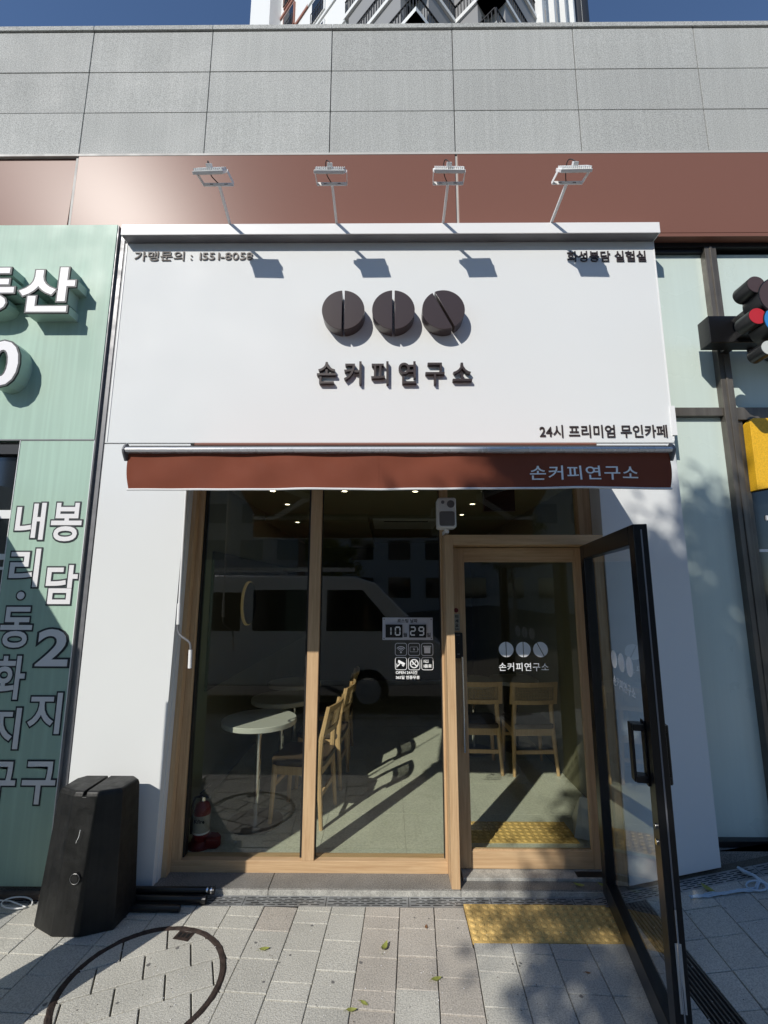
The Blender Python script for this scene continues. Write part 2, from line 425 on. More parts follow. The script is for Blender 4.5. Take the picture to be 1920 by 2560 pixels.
fo = link('outer_pavers', far.mesh('outer_pavers', fix=False), [M['paver_a'], M['paver_b'], M['paver_c']], pave); fo['kind'] = 'stuff'

# manhole cover with inlaid pavers
mh = root('manhole_cover', 'round paved manhole cover in a rusty iron ring before the black sign weight', 'manhole cover', (MC[0], MC[1], 0))
def disc_tool(r):
    mb = MB(); mb.cyl((MC[0], MC[1], -.2), (MC[0], MC[1], .2), r, n=72); return link('tool', mb.mesh('tool'), M['iron'])
tool_out = disc_tool(MR + .004); tool_in = disc_tool(MR - .026)
def boolean(o, tool, op):
    md = o.modifiers.new('b', 'BOOLEAN'); md.object = tool; md.operation = op; md.solver = 'EXACT'
    bpy.context.view_layer.update()
    me = bpy.data.meshes.new_from_object(o.evaluated_get(bpy.context.evaluated_depsgraph_get()))
    o.modifiers.clear(); o.data = me
    return len(me.vertices) > 3
def close(o):
    bm = bmesh.new(); bm.from_mesh(o.data); be = [e for e in bm.edges if len(e.link_faces) == 1]
    bmesh.ops.holes_fill(bm, edges=be); bmesh.ops.recalc_face_normals(bm, faces=bm.faces); bm.to_mesh(o.data); bm.free()
for o in ring_cut:
    close(o)
    if not boolean(o, tool_out, 'DIFFERENCE'): bpy.data.objects.remove(o)
B = radians(23); cb, sb = cos(B), sin(B)
for iu in range(-3, 3):
    for iv in range(-4, 4):
        u0 = iu * .165 + .03; v0 = iv * .215 + (.1 if iu % 2 else 0); j = .0038
        q = [(MC[0] + u * cb - w * sb, MC[1] + u * sb + w * cb) for u, w in ((v0 + j, u0 + j), (v0 + .215 - j, u0 + j), (v0 + .215 - j, u0 + .165 - j), (v0 + j, u0 + .165 - j))]
        if min(hypot(x - MC[0], y - MC[1]) for x, y in q) > MR + .05: continue
        mb = paver_mb(q, random.uniform(-.001, .001)); o = link('inlaid_paver', mb.mesh('inlaid_paver', fix=False), M['paver_a'])
        close(o)
        if boolean(o, tool_in, 'INTERSECT'):
            for vtx in o.data.vertices: vtx.co -= Vector((MC[0], MC[1], 0))
            o.parent = mh
        else: bpy.data.objects.remove(o)
bpy.data.objects.remove(tool_out); bpy.data.objects.remove(tool_in)
rg = MB(); rr = random.Random(3); n = 96; vs = []
for i in range(n):
    a = 2 * pi * i / n; w = rr.uniform(-.002, .002); c_, s_ = cos(a), sin(a)
    for r_, z_ in ((MR + .006 + w, -.03), (MR + .005 + w, .001), (MR - .002, .007 + w), (MR - .016, .004 + w), (MR - .025 - w, .0), (MR - .026, -.03)):
        vs.append((MC[0] + r_ * c_, MC[1] + r_ * s_, z_))
rg.add(vs, [(i * 6 + k, ((i + 1) % n) * 6 + k, ((i + 1) % n) * 6 + k + 1, i * 6 + k + 1) for i in range(n) for k in range(5)])
part('ring', mh, rg, M['iron'])
for ang in (78, 258):
    a = radians(ang); cx, cy = MC[0] + cos(a) * (MR - .062), MC[1] + sin(a) * (MR - .062)
    kh = MB(); t = Vector((-sin(a), cos(a), 0)); nrm = Vector((cos(a), sin(a), 0)); c0 = Vector((cx, cy, .004))
    kh.add([c0 + t * sx * .045 + nrm * sy * .03 + Vector((0, 0, dz)) for dz in (0, -.02) for sx, sy in ((-1, -1), (1, -1), (1, 1), (-1, 1))], [(0, 1, 2, 3), (0, 4, 5, 1), (1, 5, 6, 2), (2, 6, 7, 3), (3, 7, 4, 0)])
    kp = part('key_hole', mh, kh, M['iron'])
    kb_ = MB(); kb_.add([c0 + t * (sx * .012 + k * .025) + nrm * sy * .016 + Vector((0, 0, .002)) for k in (-1, 0, 1) for sx, sy in ((-.6, -1), (.6, -1), (.6, 1), (-.6, 1))], [(0, 1, 2, 3), (4, 5, 6, 7), (8, 9, 10, 11)])
    part('slot', kp, kb_, M['black_hole'])

# tactile tiles
tp = bpy.data.objects.new('tactile_paving', None); COL.objects.link(tp); tp['kind'] = 'structure'; tp['label'] = 'row of yellow blister tactile tiles before the door'
tb = MB(); tb.box(.0015, .2985, .0015, .302, -.05, -.001)
for i in range(6):
    for j in range(6):
        tb.lathe([(.0175, -.001), (.0165, .002), (.0125, .0048), (.0, .0056)], (.026 + i * .0497, .027 + j * .0497), 12)
tme = tb.mesh('tactile_tile'); tme.materials.append(M['tactile']); smooth_by_angle(tme, 50)
for k in range(3):
    o = bpy.data.objects.new('tactile_tile', tme); COL.objects.link(o); o.parent = tp; o.location = (TX0 + k * .3, TY0, .003 - k * .001)

ti = bpy.data.objects.new('indoor_tactile_paving', None); COL.objects.link(ti); ti['kind'] = 'structure'; ti['label'] = 'yellow blister tiles on the cafe floor just inside the door'
for k in range(3):
    o = bpy.data.objects.new('tactile_tile', tme); COL.objects.link(o); o.parent = ti; o.location = (.412 + k * .3, .43, .0865)
# wall drain with slotted grates
def grate(x0, x1, y0, y1, along='x', rows=5, sl=.05, gap=.016):
    mb = MB(); W_ = (y1 - y0); pitch = (W_ - .02) / rows
    def q(a0, a1, b0, b1):
        if a1 - a0 < 1e-4: return
        if along == 'x': mb.add([(a0, b0, 0), (a1, b0, 0), (a1, b1, 0), (a0, b1, 0)], [(0, 1, 2, 3)])
        else: mb.add([(b0, a0, 0), (b1, a0, 0), (b1, a1, 0), (b0, a1, 0)], [(0, 1, 2, 3)])
    q(x0, x1, y0, y0 + .01); q(x0, x1, y1 - .01, y1)
    for r_ in range(rows):
        b0 = y0 + .01 + r_ * pitch; s0 = b0 + pitch * .3; s1 = b0 + pitch * .7
        q(x0, x1, b0, s0); q(x0, x1, s1, b0 + pitch)
        a = x0 + .012; o_ = (sl + gap) / 2 if r_ % 2 else 0
        last = x0; a += o_
        while a < x1 - .02:
            e = min(a + sl, x1 - .012)
            q(last, a, s0, s1); last = e; a = e + gap
        q(last, x1, s0, s1)
    return mb
dr = bpy.data.objects.new('wall_drain', None); COL.objects.link(dr); dr['kind'] = 'structure'; dr['label'] = 'slotted metal drain channel along the foot of the shop front'
ch = MB()
for x0, x1 in ((-3.4, KX), (KX, 4.5)):
    ch.add(drop(MB().add([(x0, -.112, -.0105), (x1, -.112, -.0105), (x1, .0, -.0105), (x0, .0, -.0105)], [(0, 1, 2, 3)])).v, [(0, 1, 2, 3)])
link('channel', ch.mesh('channel'), M['black_hole'], dr)
xx = -3.4; random.seed(11)
while xx < 4.4:
    x1 = xx + .497
    if xx < KX < x1: x1 = KX
    o = link('grate', drop(grate(xx, x1 - .003, -.106, -.008)).mesh('grate', fix=False), M['drain'], dr); o.location.z = -.004 + random.uniform(-.002, .001)
    xx = x1
# slot drain running out beside the open door
sg = bpy.data.objects.new('slot_drain', None); COL.objects.link(sg); sg['kind'] = 'structure'; sg['label'] = 'dark ribbed slot drain beside the open black door'
xb = MB(); xb.add([(GX0, -3.5, -.0105), (GX1, -3.5, -.0105), (GX1, -.115, -.0105), (GX0, -.115, -.0105)], [(0, 1, 2, 3)]); link('channel', drop(xb).mesh('channel'), M['black_hole'], sg)
for k in range(7):
    w = .007; x0 = GX0 + .006 + k * .0195
    b = MB(); b.box(x0, x0 + w, -3.5, -.115, -.0103, -.002); link('rib', drop(b).mesh('rib'), M['bronze'], sg)

# ------------------------------------------------------------ building shell
bl = root('commercial_building', 'low commercial building faced with grey granite above a brown metal band', 'building', (0, .3, 0))
body = MB()
body.box(-9, 9, .32, 14, 2.95, 6.58)           # storey and roof above the shops
part('upper_body', bl, body, M['concrete'])
bk = MB(); bk.box(-9, -1.95, .32, 14, -.05, 2.95); bk.box(1.95, 2.06, .32, 14, -.05, 2.95); part('side_body', bl, bk, M['concrete'])
bb = MB(); bb.box(-1.95, 1.95, 6.6, 14, -.05, 2.95); bb.box(-9, 9, .075, .32, 4.6, 6.57); bb.box(-9, 2.0, .075, .32, 2.95, 4.6); bb.box(2.0, 9, .22, .32, 4.5, 4.6); bb.box(-9, -2.0, .04, .32, -.05, 2.95)
part('backing_wall', bl, bb, M['joint'])
# granite panels: 1.03 wide, three rows
for j, (z0, z1) in enumerate(((5.345, 5.762), (5.769, 6.168), (6.175, 6.585))):
    for i in range(-7, 8):
        x0 = -.527 + i * 1.028
        mb = MB(); mb.box(x0 + .0035, x0 + 1.0245, .05 + random.uniform(-.0012, .0012), .1, z0, z1)
        part('granite_panel', bl, mb, M['granite'], bevel=.0025)
for i in range(-7, 8):
    x0 = -.527 + i * 1.028
    mb = MB(); mb.box(x0 + .002, x0 + 1.026, .038, .42, 6.598, 6.643); part('coping_stone', bl, mb, M['granite'], bevel=.003)
sh = MB(); sh.box(-8, 8, .075, .1, 6.585, 6.598); part('coping_recess', bl, sh, M['joint'])
# brown metal band
BZ0, BZ1 = 4.60, 5.325
for x0, x1 in ((-7.5, -2.590), (-2.565, .493), (.512, 7.5)):
    mb = MB(); yt = .052 if x0 < -5 else .03
    mb.prism([(.03, BZ0), (.1, BZ0), (.1, BZ1), (yt, BZ1)], 'x', x0, x1); part('brown_band_panel', bl, mb, M['brown_metal'], bevel=.003)
sl = MB(); sl.box(-8, 8, .028, .1, 5.326, 5.3445); sl.box(-2.590, -2.565, .04, .1, BZ0, 5.325); sl.box(.493, .512, .04, .1, BZ0, 5.325); part('sealant_joint', bl, sl, M['sealant'])
lip = MB(); lip.box(1.9, 7.5, .032, .12, 4.57, 4.598); part('band_lip', bl, lip, M['brown_metal'])

# ------------------------------------------------------------ white shop sign
sg_ = root('shop_sign', 'big white sign box with three brown coffee bean discs and raised dark lettering', 'sign', (-.04, 0, 2.885))
SX0, SX1 = -2.088, 1.998
mb = MB(); mb.box(SX0, SX1, 0, .06, 2.888, 4.50); part('sign_panel', sg_, mb, M['white_panel'], bevel=.002)
mb = MB(); mb.box(SX0 + .01, SX1 + .005, -.088, .03, 4.502, 4.592); part('canopy', sg_, mb, M['white_trim'], bevel=.003)
mb = MB(); mb.box(SX0 + .02, SX1 - .005, -.080, -.001, 4.4985, 4.5015); part('canopy_shade_sheet', sg_, mb, M['grey_metal'])  # dark sheet; the shade under the canopy is put into its colour
for x_ in (SX0 + .012, SX1 - .006):
    mb = MB(); mb.box(x_, x_ + .006, -.004, -.0005, 2.9, 4.5); part('edge_trim', sg_, mb, M['white_trim'])
mb = MB(); mb.box(SX0 - .024, SX0 - .002, -.0, .06, 2.6, 4.5); part('side_strip', sg_, mb, M['grey_metal'])
OFF = sg_.location
for cx, ang, dx in ((-.376, 0, 0), (-.008, 0, 0), (.358, 27, 0)):
    R_, gap, cz = .156, .009, 3.868
    for side in (-1, 1):
        pts = [];
        a0 = math.acos(gap / R_)
        for k in range(33):
            a = -a0 + 2 * a0 * k / 32
            pts.append((side * R_ * cos(a), R_ * sin(a)))
        t = radians(ang)
        pts = [(cx + x * cos(t) + z * -sin(t) * -1 * -1, cz + x * sin(t) + z * cos(t)) for x, z in pts]
        mb = MB(); mb.prism(pts, 'y', -.098, -.001); part('coffee_bean_half', sg_, mb, M['bean'], bevel=.002, smooth=True)
letters('손커피연구소', -.566, .563, 3.322, 3.497, -.034, .033, M['letter_dark'], sg_, OFF, bold=.008, spacing=.26)
letters('가맹문의 : 1551-8058', -2.005, -1.09, 4.345, 4.425, -.009, .008, M['letter_grey'], sg_, OFF, bold=.003, name='small_letter')
letters('화성봉담 실험실', 1.325, 1.925, 4.325, 4.415, -.009, .008, M['letter_dark'], sg_, OFF, bold=.006, name='small_letter')
letters('24시 프리미엄 무인카페', 1.04, 1.95, 2.925, 3.018, -.009, .008, M['letter_dark'], sg_, OFF, bold=.006, name='small_letter')

# white columns either side of the opening
cl = root('white_pillar', 'white clad pillar left of the shop window, behind the black sign weight', 'pillar', (-1.78, .05, 0))
mb = MB(); mb.prism([(SX0 - .006, .01), (-1.505, .012), (-1.466, 2.880), (SX0, 2.880)], 'y', 0, .05); part('front_panel', cl, mb, M['white_panel'], bevel=.0015)
mb = MB(); mb.prism([(-1.506, .012), (-1.50, .012), (-1.461, 2.88), (-1.467, 2.88)], 'y', .05, .16); part('jamb_panel', cl, mb, M['white_panel'])
cr = root('white_pillar', 'white clad pillar right of the entrance, shaded behind the open black door', 'pillar', (1.72, .05, 0))
mb = MB(); mb.prism([(1.437, gz(1.437, 0) + .012), (SX1 + .012, gz(2.01, 0) + .012), (SX1, 2.880), (1.437, 2.880)], 'y', 0, .05); part('front_panel', cr, mb, M['white_panel'], bevel=.0015)
mb = MB(); mb.box(1.437, 1.443, .05, .16, .03, 2.88); part('jamb_panel', cr, mb, M['white_panel'])
mb = MB(); mb.box(SX1 - .012, SX1 + .02, -.012, .02, 2.94, 3.16); part('cover_clip', cr, mb, M['white_trim'])

# ------------------------------------------------------------ sign spotlights
lamp_x = (-1.256, -.440, .371, 1.19)
spot_labels = ('sign spotlight standing farthest left on the white canopy, over the phone number', 'sign spotlight above the left bean disc, second from the left on the canopy',
               'sign spotlight beside the vertical joint of the brown band, third on the canopy', 'sign spotlight farthest right on the white canopy, over the small dark lettering')
for i, lx in enumerate(lamp_x):
    r_ = root('sign_spotlight', spot_labels[i], 'spotlight', (lx, -.04, 4.592), 0, 'spotlights along the sign canopy')
    hx = lx + (.02, .0, .0, .012)[i] - .0; ty = -.372; tz = 4.655
    mb = MB(); mb.bar((lx, -.045, 4.592), (hx, ty + .01, tz), .017, .017); part('arm', r_, mb, M['lamp'])
    mb = MB(); mb.box(lx - .02, lx + .02, -.07, -.02, 4.592, 4.597); part('foot_plate', r_, mb, M['white_trim'])
    rot = (-6, 2, 3, -4)[i]
    def tr(p):                                     # head frame: x along the lamp, a up the head, b normal (towards the wall)
        x, a, b_ = p; a45 = radians(45); t = radians(rot)
        x2 = x * cos(t) ; yy = ty + a * cos(a45) - b_ * -sin(a45) * 1; zz = tz + a * sin(a45) - b_ * cos(a45)
        return (hx + x2, yy + x * sin(t) * .6, zz)
    def tb_(x0, x1, a0, a1, b0, b1, mb):
        vs = [tr((x, a, b_)) for x in (x0, x1) for a in (a0, a1) for b_ in (b0, b1)]
        mb.add(vs, [(0, 1, 3, 2), (4, 6, 7, 5), (0, 4, 5, 1), (2, 3, 7, 6), (0, 2, 6, 4), (1, 5, 7, 3)])
    # U bracket: base strip on the arm and two side strips up to the head
    br = MB(); br.add([], [])
    b0 = .0
    dr_ = .105 * sin(radians(rot)) * .5
    br.box(hx - .105, hx + .105, ty - .002, ty + .002, tz - .014, tz + .012)
    hy, hz = -.075, .015
    for sx in (-1, 1):
        p = Vector(tr((sx * .105, 0, 0))); q = Vector((p.x + sx * .004 - .02 * (1 if rot < -5 else 0) + (.02 if rot == -4 else 0), p.y - .085, p.z + .018)); br.bar(p, q, .004, .026)
    bk_ = part('bracket', r_, br, M['white_trim'])
    for sx in (-.05, .05):
        sm_ = MB(); sm_.box(hx + sx - .011, hx + sx + .011, ty - .0028, ty - .002, tz - .003, tz + .004); part('slot', bk_, sm_, M['grey_metal'])
    hd = MB()
    c0 = Vector((hx + (-.03 if i == 0 else (.016 if i == 3 else -.004)), ty - .085, tz + .018))
    def hb(x0, x1, a0, a1, b0, b1, mb):            # a: along the plate (up and back), b: thickness; plate edge-on to the street
        ua = Vector((0, .66, .75)); ub = Vector((0, .75, -.66))
        vs = [c0 + Vector((x, x * sin(radians(rot)) * .3, 0)) + ua * a + ub * b_ for x in (x0, x1) for a in (a0, a1) for b_ in (b0, b1)]
        mb.add(vs, [(0, 1, 3, 2), (4, 6, 7, 5), (0, 4, 5, 1), (2, 3, 7, 6), (0, 2, 6, 4), (1, 5, 7, 3)])
    hb(-.105, .105, -.062, .062, -.008, .012, hd); part('lamp_head', r_, hd, M['lamp'], bevel=.002)
    fn = MB()
    for k in range(15): x = -.095 + k * .0136; hb(x, x + .004, -.055, .055, -.022, -.008, fn)
    part('cooling_fin', r_, fn, M['lamp'])
    ln = MB(); hb(-.09, .09, -.048, .048, .012, .015, ln); part('lens', r_, ln, M['table_top'])
    gl_ = MB(); hb(-.016, .016, -.02, .02, -.045, -.022, gl_); part('cable_gland', r_, gl_, M['white_trim'])
    cb_ = MB(); s = c0 + Vector((0, -.03, .035)); e = Vector((hx, ty + .012, tz + .01))
    pts = []
    for k in range(15):
        t = k / 14; p = s.lerp(e, t); p = p + Vector((-.035 * sin(pi * t) + (.0), -.02 * sin(pi * t), .05 * sin(pi * min(1, t * 1.5)) - .0)); pts.append(p)
    cb_.tube(pts, .0035, 6); part('cable', r_, cb_, M['cable'], smooth=True)

# ------------------------------------------------------------ awning
aw = root('awning', 'half extended red brown awning with white lettering over the window and door', 'awning', (0, -.02, 2.85))
AO = aw.location
AY = -.93
def wave(x, z): t = max(0, min(1, (2.535 - z) / .2)); return t * (.012 * sin(x * 4.1 + .6) + .006 * sin(x * 9.3 + z * 9) + .003 * sin(x * 23 + z * 20)) + t * t * .012 + .0025 * sin(x * 14 - z * 25)
vl = MB(); NX, NZ = 80, 10; vs = []
for j in range(NZ + 1):
    for i in range(NX + 1):
        x = -1.366 + 2.732 * i / NX; z = 2.352 + (2.535 - 2.352) * j / NZ
        e = (abs(x) - 1.2) / .166; xo = 0
        if e > 0: xo = math.copysign(-.010 * e * sin(pi * (j / NZ)) , x)
        sag = .004 * sin(x * 2.1)
        vs.append((x + xo, AY + wave(x, z), z + (1 - j / NZ) * sag))
vl.add(vs, [(j * (NX + 1) + i, j * (NX + 1) + i + 1, (j + 1) * (NX + 1) + i + 1, (j + 1) * (NX + 1) + i) for j in range(NZ) for i in range(NX)])
vp = part('valance', aw, vl, M['awning'], smooth=True)
sm = MB()
for j in range(6):
    z = 2.352 + j * .0305; z2 = z + .0305
    sm.add([(-.098, AY + wave(-.1, z) - .0012, z), (-.094, AY + wave(-.1, z) - .0012, z), (-.094, AY + wave(-.1, z2) - .0012, z2), (-.098, AY + wave(-.1, z2) - .0012, z2)], [(0, 1, 2, 3)])
sv = part('seam', vp, sm, M['awning'])
pp = MB(); pts = [(x, AY + wave(x, 2.352), 2.349 + .004 * sin(x * 2.1)) for x in [-1.372 + 2.744 * i / 60 for i in range(61)]]
pp.tube(pts, .0055, 6); part('hem_strip', aw, pp, M['white_trim'], smooth=True)
fb = MB(); fb.prism([(AY - .022, 2.532), (AY - .030, 2.545), (AY - .022, 2.558), (AY + .02, 2.562), (AY + .022, 2.53)], 'x', -1.375, 1.375); part('front_bar', aw, fb, M['alu'], bevel=.002)
fk = MB(); fk.prism([(AY - .012, 2.561), (AY + .02, 2.578), (AY + .03, 2.561)], 'x', -1.37, 1.37); part('cloth_groove', aw, fk, M['cable'])
for sx in (-1, 1):
    ec = MB(); ec.prism([(AY - .028, 2.528), (AY - .033, 2.545), (AY - .02, 2.568), (AY + .0, 2.585), (AY + .02, 2.575), (AY + .03, 2.53), (AY + .015, 2.495), (AY - .0, 2.49)], 'x', sx * 1.3755, sx * 1.388); part('end_cap', aw, ec, M['grey_metal'], bevel=.003)
rf = MB(); NF = 12; vs = []
for j in range(NF + 1):
    t = j / NF; z = 2.572 + (2.862 - 2.572) * t - .015 * sin(pi * t); y = AY + .01 + (.93 - .03) * t
    for x in (-1.36, 1.36): vs.append((x, y, z))
rf.add(vs, [(2 * j, 2 * j + 1, 2 * j + 3, 2 * j + 2) for j in range(NF)]); part('roof_cloth', aw, rf, M['awning'], smooth=True)
cs = MB(); cs.prism([(-.035, 2.84), (-.05, 2.86), (-.035, 2.876), (.04, 2.876), (.04, 2.84)], 'x', -1.42, 1.42); part('cassette', aw, cs, M['brown_metal'])
for sx in (-1, 1):
    am = MB(); am.bar((sx * 1.25, -.05, 2.80), (sx * .75, -.45, 2.66), .03, .05); am.bar((sx * .75, -.45, 2.66), (sx * 1.15, AY + .03, 2.55), .03, .045); part('folding_arm', aw, am, M['white_trim'], bevel=.003)
letters('손커피연구소', .664, 1.205, 2.392, 2.465, AY - .0032, .0015, M['decal_white'], aw, AO, bold=.008, spacing=.05, warp=wave)
# crank rod hanging from the awning
ck = root('awning_crank', 'long white awning crank rod with a bent handle hanging by the left wood frame', 'crank', (-1.38, -.2, 1.3))
mb = MB(); mb.cyl((-1.39, -.2, 2.79), (-1.376, -.2, 1.74), .0068, n=10); part('rod', ck, mb, M['white_trim'], smooth=True)
mb = MB(); mb.cyl((-1.376, -.2, 1.76), (-1.373, -.2, 1.63), .0115, n=12); part('upper_grip', ck, mb, M['white_trim'], smooth=True)
mb = MB(); mb.tube([(-1.373, -.2, 1.64), (-1.373, -.2, 1.60), (-1.365, -.2, 1.575), (-1.345, -.2, 1.555), (-1.305, -.2, 1.53), (-1.29, -.2, 1.515), (-1.284, -.2, 1.49), (-1.284, -.2, 1.45)], .0068, 8); part('bent_arm', ck, mb, M['grey_metal'], smooth=True)
mb = MB(); mb.cyl((-1.284, -.2, 1.475), (-1.281, -.2, 1.365), .0115, n=12); part('handle_grip', ck, mb, M['white_trim'], smooth=True)

# ------------------------------------------------------------ sill and threshold
si = bpy.data.objects.new('stone_sill', None); COL.objects.link(si); si['kind'] = 'structure'; si['label'] = 'dark granite sill slabs under the shop window'
for x0, x1 in ((-1.62, -.785), (-.782, .40), (.403, 1.43)):
    mb = MB(); mb.box(x0, x1, .0, .26, -.05, .03); link('sill_slab', mb.mesh('sill_slab'), M['granite_dark'], si, bevel=.004)
    mb = MB(); mb.box(x0, x1, -.0085, .004, -.05, .024); link('sill_edge', mb.mesh('sill_edge'), M['granite_edge'], si, bevel=.002)
mb = MB(); mb.box(.43, 1.43, .085, .24, .03, .048); link('threshold_step', mb.mesh('threshold_step'), M['granite_edge'], si, bevel=.003)
mb = MB(); mb.box(1.16, 1.36, .10, .16, .0485, .05); link('pivot_plate', mb.mesh('pivot_plate'), M['bronze_dark'], si)

# ------------------------------------------------------------ wood framed window
wf = root('shop_window', 'tall wood framed shop window of two panes left of the entrance', 'window', (-.56, .16, .03))
FY0, FY1 = .16, .26
def wpart(name, x0, x1, z0, z1, h=False, y0=FY0, y1=FY1, r=None, bevel=.002):
    mb = MB(); mb.box(x0, x1, y0, y1, z0, z1); return part(name, r or wf, mb, M['wood_h' if h else 'wood'], bevel=bevel)
wpart('bottom_rail', -1.47, .345, .028, .100, True)
wpart('stile', -1.50, -1.405, .1005, 2.86)
wpart('mullion', -.612, -.532, .1005, 2.80)
wpart('stile', .331, .345, .1005, 2.86)
wpart('top_rail', -1.405, 1.43, 2.80, 2.872, True, y0=.163)
mb = MB(); mb.prism([(-1.4995, .031), (-1.466, .031), (-1.432, 2.86), (-1.4605, 2.86)], 'y', .10, .158); part('outer_jamb', wf, mb, M['wood'])
mb = MB(); mb.box(-1.404, -1.392, .185, .24, .105, 2.8); mb.box(-.63, -.613, .19, .22, .105, 2.8); mb.box(-.5315, -.526, .19, .22, .105, 2.8); mb.box(.325, .3305, .19, .22, .105, 2.8); part('gasket', wf, mb, M['cable'])
for x0, x1 in ((-1.40, -.615), (-.53, .33)):
    mb = MB(); mb.box(x0, x1, .205, .211, .101, 2.80); part('pane', wf, mb, M['glass'])
# door frame with transom light
df = root('door_frame', 'projecting wood door frame with a glass transom light above', 'door frame', (.9, .1, .03))
wpart('jamb', .346, .400, .030, 2.225, y0=.0, y1=.24, r=df)
wpart('jamb', 1.372, 1.436, .049, 2.156, y0=.012, y1=.24, r=df)
wpart('head_rail', .4005, 1.436, 2.157, 2.225, True, y0=.0, y1=.24, r=df)
wpart('post', .346, .392, 2.226, 2.80, y0=.16, y1=.24, r=df)
wpart('post', 1.345, 1.436, 2.226, 2.80, y0=.16, y1=.24, r=df)
mb = MB(); mb.box(.393, 1.344, .205, .211, 2.228, 2.799); part('transom_pane', df, mb, M['glass'])
# inner wooden door
dw = root('wooden_door', 'closed wood framed glass door with white bean logo and black smart lock', 'door', (.9, .18, .05))
DY0, DY1 = .178, .222
wpart('stile', .404, .50, .052, 2.150, y0=DY0, y1=DY1, r=dw)
wpart('stile', 1.299, 1.3705, .052, 2.150, y0=DY0, y1=DY1, r=dw)
wpart('top_rail', .5005, 1.2985, 2.048, 2.150, True, y0=DY0, y1=DY1, r=dw)
wpart('bottom_rail', .5005, 1.2985, .052, .158, True, y0=DY0, y1=DY1, r=dw)
mb = MB(); mb.box(.501, 1.298, .198, .204, .158, 2.048); part('pane', dw, mb, M['glass'])
mb = MB(); mb.box(.501, .505, .186, .198, .158, 2.048); mb.box(1.294, 1.298, .186, .198, .158, 2.048); mb.box(.505, 1.294, .186, .198, .158, .162); part('glazing_bead', dw, mb, M['wood'])
DO = dw.location
def logo(cxs, cz, R_, y, r_, off, m, name='bean_decal'):
    for cx, ang in zip(cxs, (0, 0, 27)):
        for side in (-1, 1):
            gap = R_ * .05; a0 = math.acos(gap / R_); t = radians(ang)
            pts = [(side * R_ * cos(-a0 + 2 * a0 * k / 20), R_ * sin(-a0 + 2 * a0 * k / 20)) for k in range(21)]
            pts = [(cx + x * cos(t) - z * sin(t), cz + x * sin(t) + z * cos(t)) for x, z in pts]
            mb = MB(); mb.prism(pts, 'y', y - .0008, y)
            link(name, mb.mesh(name, off), m, r_)
logo((.787, .908, 1.029), 1.434, .052, .1965, dw, DO, M['decal_white'])
letters('손커피연구소', .732, 1.080, 1.288, 1.344, .1965, .0008, M['decal_white'], dw, DO, bold=.008, name='decal_letter', joined=False, spacing=.05)
lk = MB(); lk.prism(shift(rbox(.064, .172, .008), .443, 1.466), 'y', .142, .178); lp = part('smart_lock', dw, lk, M['black_frame'], bevel=.002)
kx = MB(); kx.box(.430, .456, .1405, .142, 1.535, 1.539); kx.box(.434, .452, .1405, .142, 1.405, 1.412); kx.box(.441, .445, .1405, .142, 1.477, 1.481); part('lock_marks', lp, kx, M['grey_metal'])
st = MB(); st.prism(shift(rbox(.041, .116, .004), .441, 1.622), 'y', .176, .178); sp = part('push_sticker', dw, st, M['paper'])
so_ = Vector((.9, .18, .05))
for ch_, z in (('미', 1.650), ('세', 1.620), ('요', 1.590)): letters(ch_, .430, .452, z, z + .022, .1748, .001, M['ink'], sp, so_, bold=.03, name='sticker_letter')
letters('PUSH', .427, .455, 1.570, 1.579, .1748, .001, M['ink'], sp, so_, name='sticker_letter', joined=True)
rs = MB(); rs.cyl((.438, .1765, 1.705), (.438, .178, 1.705), .016, n=24); part('round_red_sticker', dw, rs, M['red_dark'])
hn = MB(); hn.cyl((.467, .135, 1.392), (.467, .135, .775), .0095, n=14); hn.cyl((.467, .135, 1.36), (.467, .178, 1.36), .007, n=10); hn.cyl((.467, .135, .81), (.467, .178, .81), .007, n=10); part('pull_handle', dw, hn, M['chrome'], smooth=True)

# roasting date plate and window stickers
dp = root('roasting_date_plate', 'silver date plate reading 10 29 stuck on the window glass', 'sign', (.09, .204, 1.57))
PO = dp.location
mb = MB(); mb.box(-.086, .272, .199, .204, 1.497, 1.652); part('plate', dp, mb, M['plate'], bevel=.001)
for x0 in (-.064, .104):
    mb = MB(); mb.box(x0, x0 + .12, .190, .199, 1.514, 1.604); part('digit_block', dp, mb, M['black_frame'])
seg = {'a': (0, 1, 1, 1), 'b': (1, 1, 1, .5), 'c': (1, .5, 1, 0), 'd': (0, 0, 1, 0), 'e': (0, 0, 0, .5), 'f': (0, .5, 0, 1), 'g': (0, .5, 1, .5)}
digs = {'1': 'bc', '0': 'abcdef', '2': 'abged', '9': 'abcdfg'}
for dch, dx in (('1', -.058), ('0', .006), ('2', .114), ('9', .174)):
    mb = MB(); w_, h_ = .032, .054; z0 = 1.532
    for s_ in digs[dch]:
        a, b, c, d = seg[s_]
        p = Vector((dx + a * w_, .1885, z0 + b * h_)); q = Vector((dx + c * w_, .1885, z0 + d * h_)); u = (q - p).normalized() * .0022
        mb.bar(p + u, q - u, .003, .0095, up=(0, 1, 0) if abs(p.x - q.x) < 1e-5 else (0, 0, 1))
        if abs(p.x - q.x) < 1e-5:
            x_ = p.x; mb.box(x_ - .0046, x_ + .0046, .1872, .19, min(p.z, q.z) + .0025, max(p.z, q.z) - .0025)
    part('digit', dp, mb, M['decal_white'])
letters('로스팅 날짜', .02, .164, 1.616, 1.643, .1978, .001, M['ink'], dp, PO, bold=.02, name='plate_letter', joined=True)
letters('월', .062, .089, 1.517, 1.547, .1978, .001, M['ink'], dp, PO, bold=.02, name='plate_letter')
letters('일', .229, .256, 1.517, 1.547, .1978, .001, M['ink'], dp, PO, bold=.02, name='plate_letter')
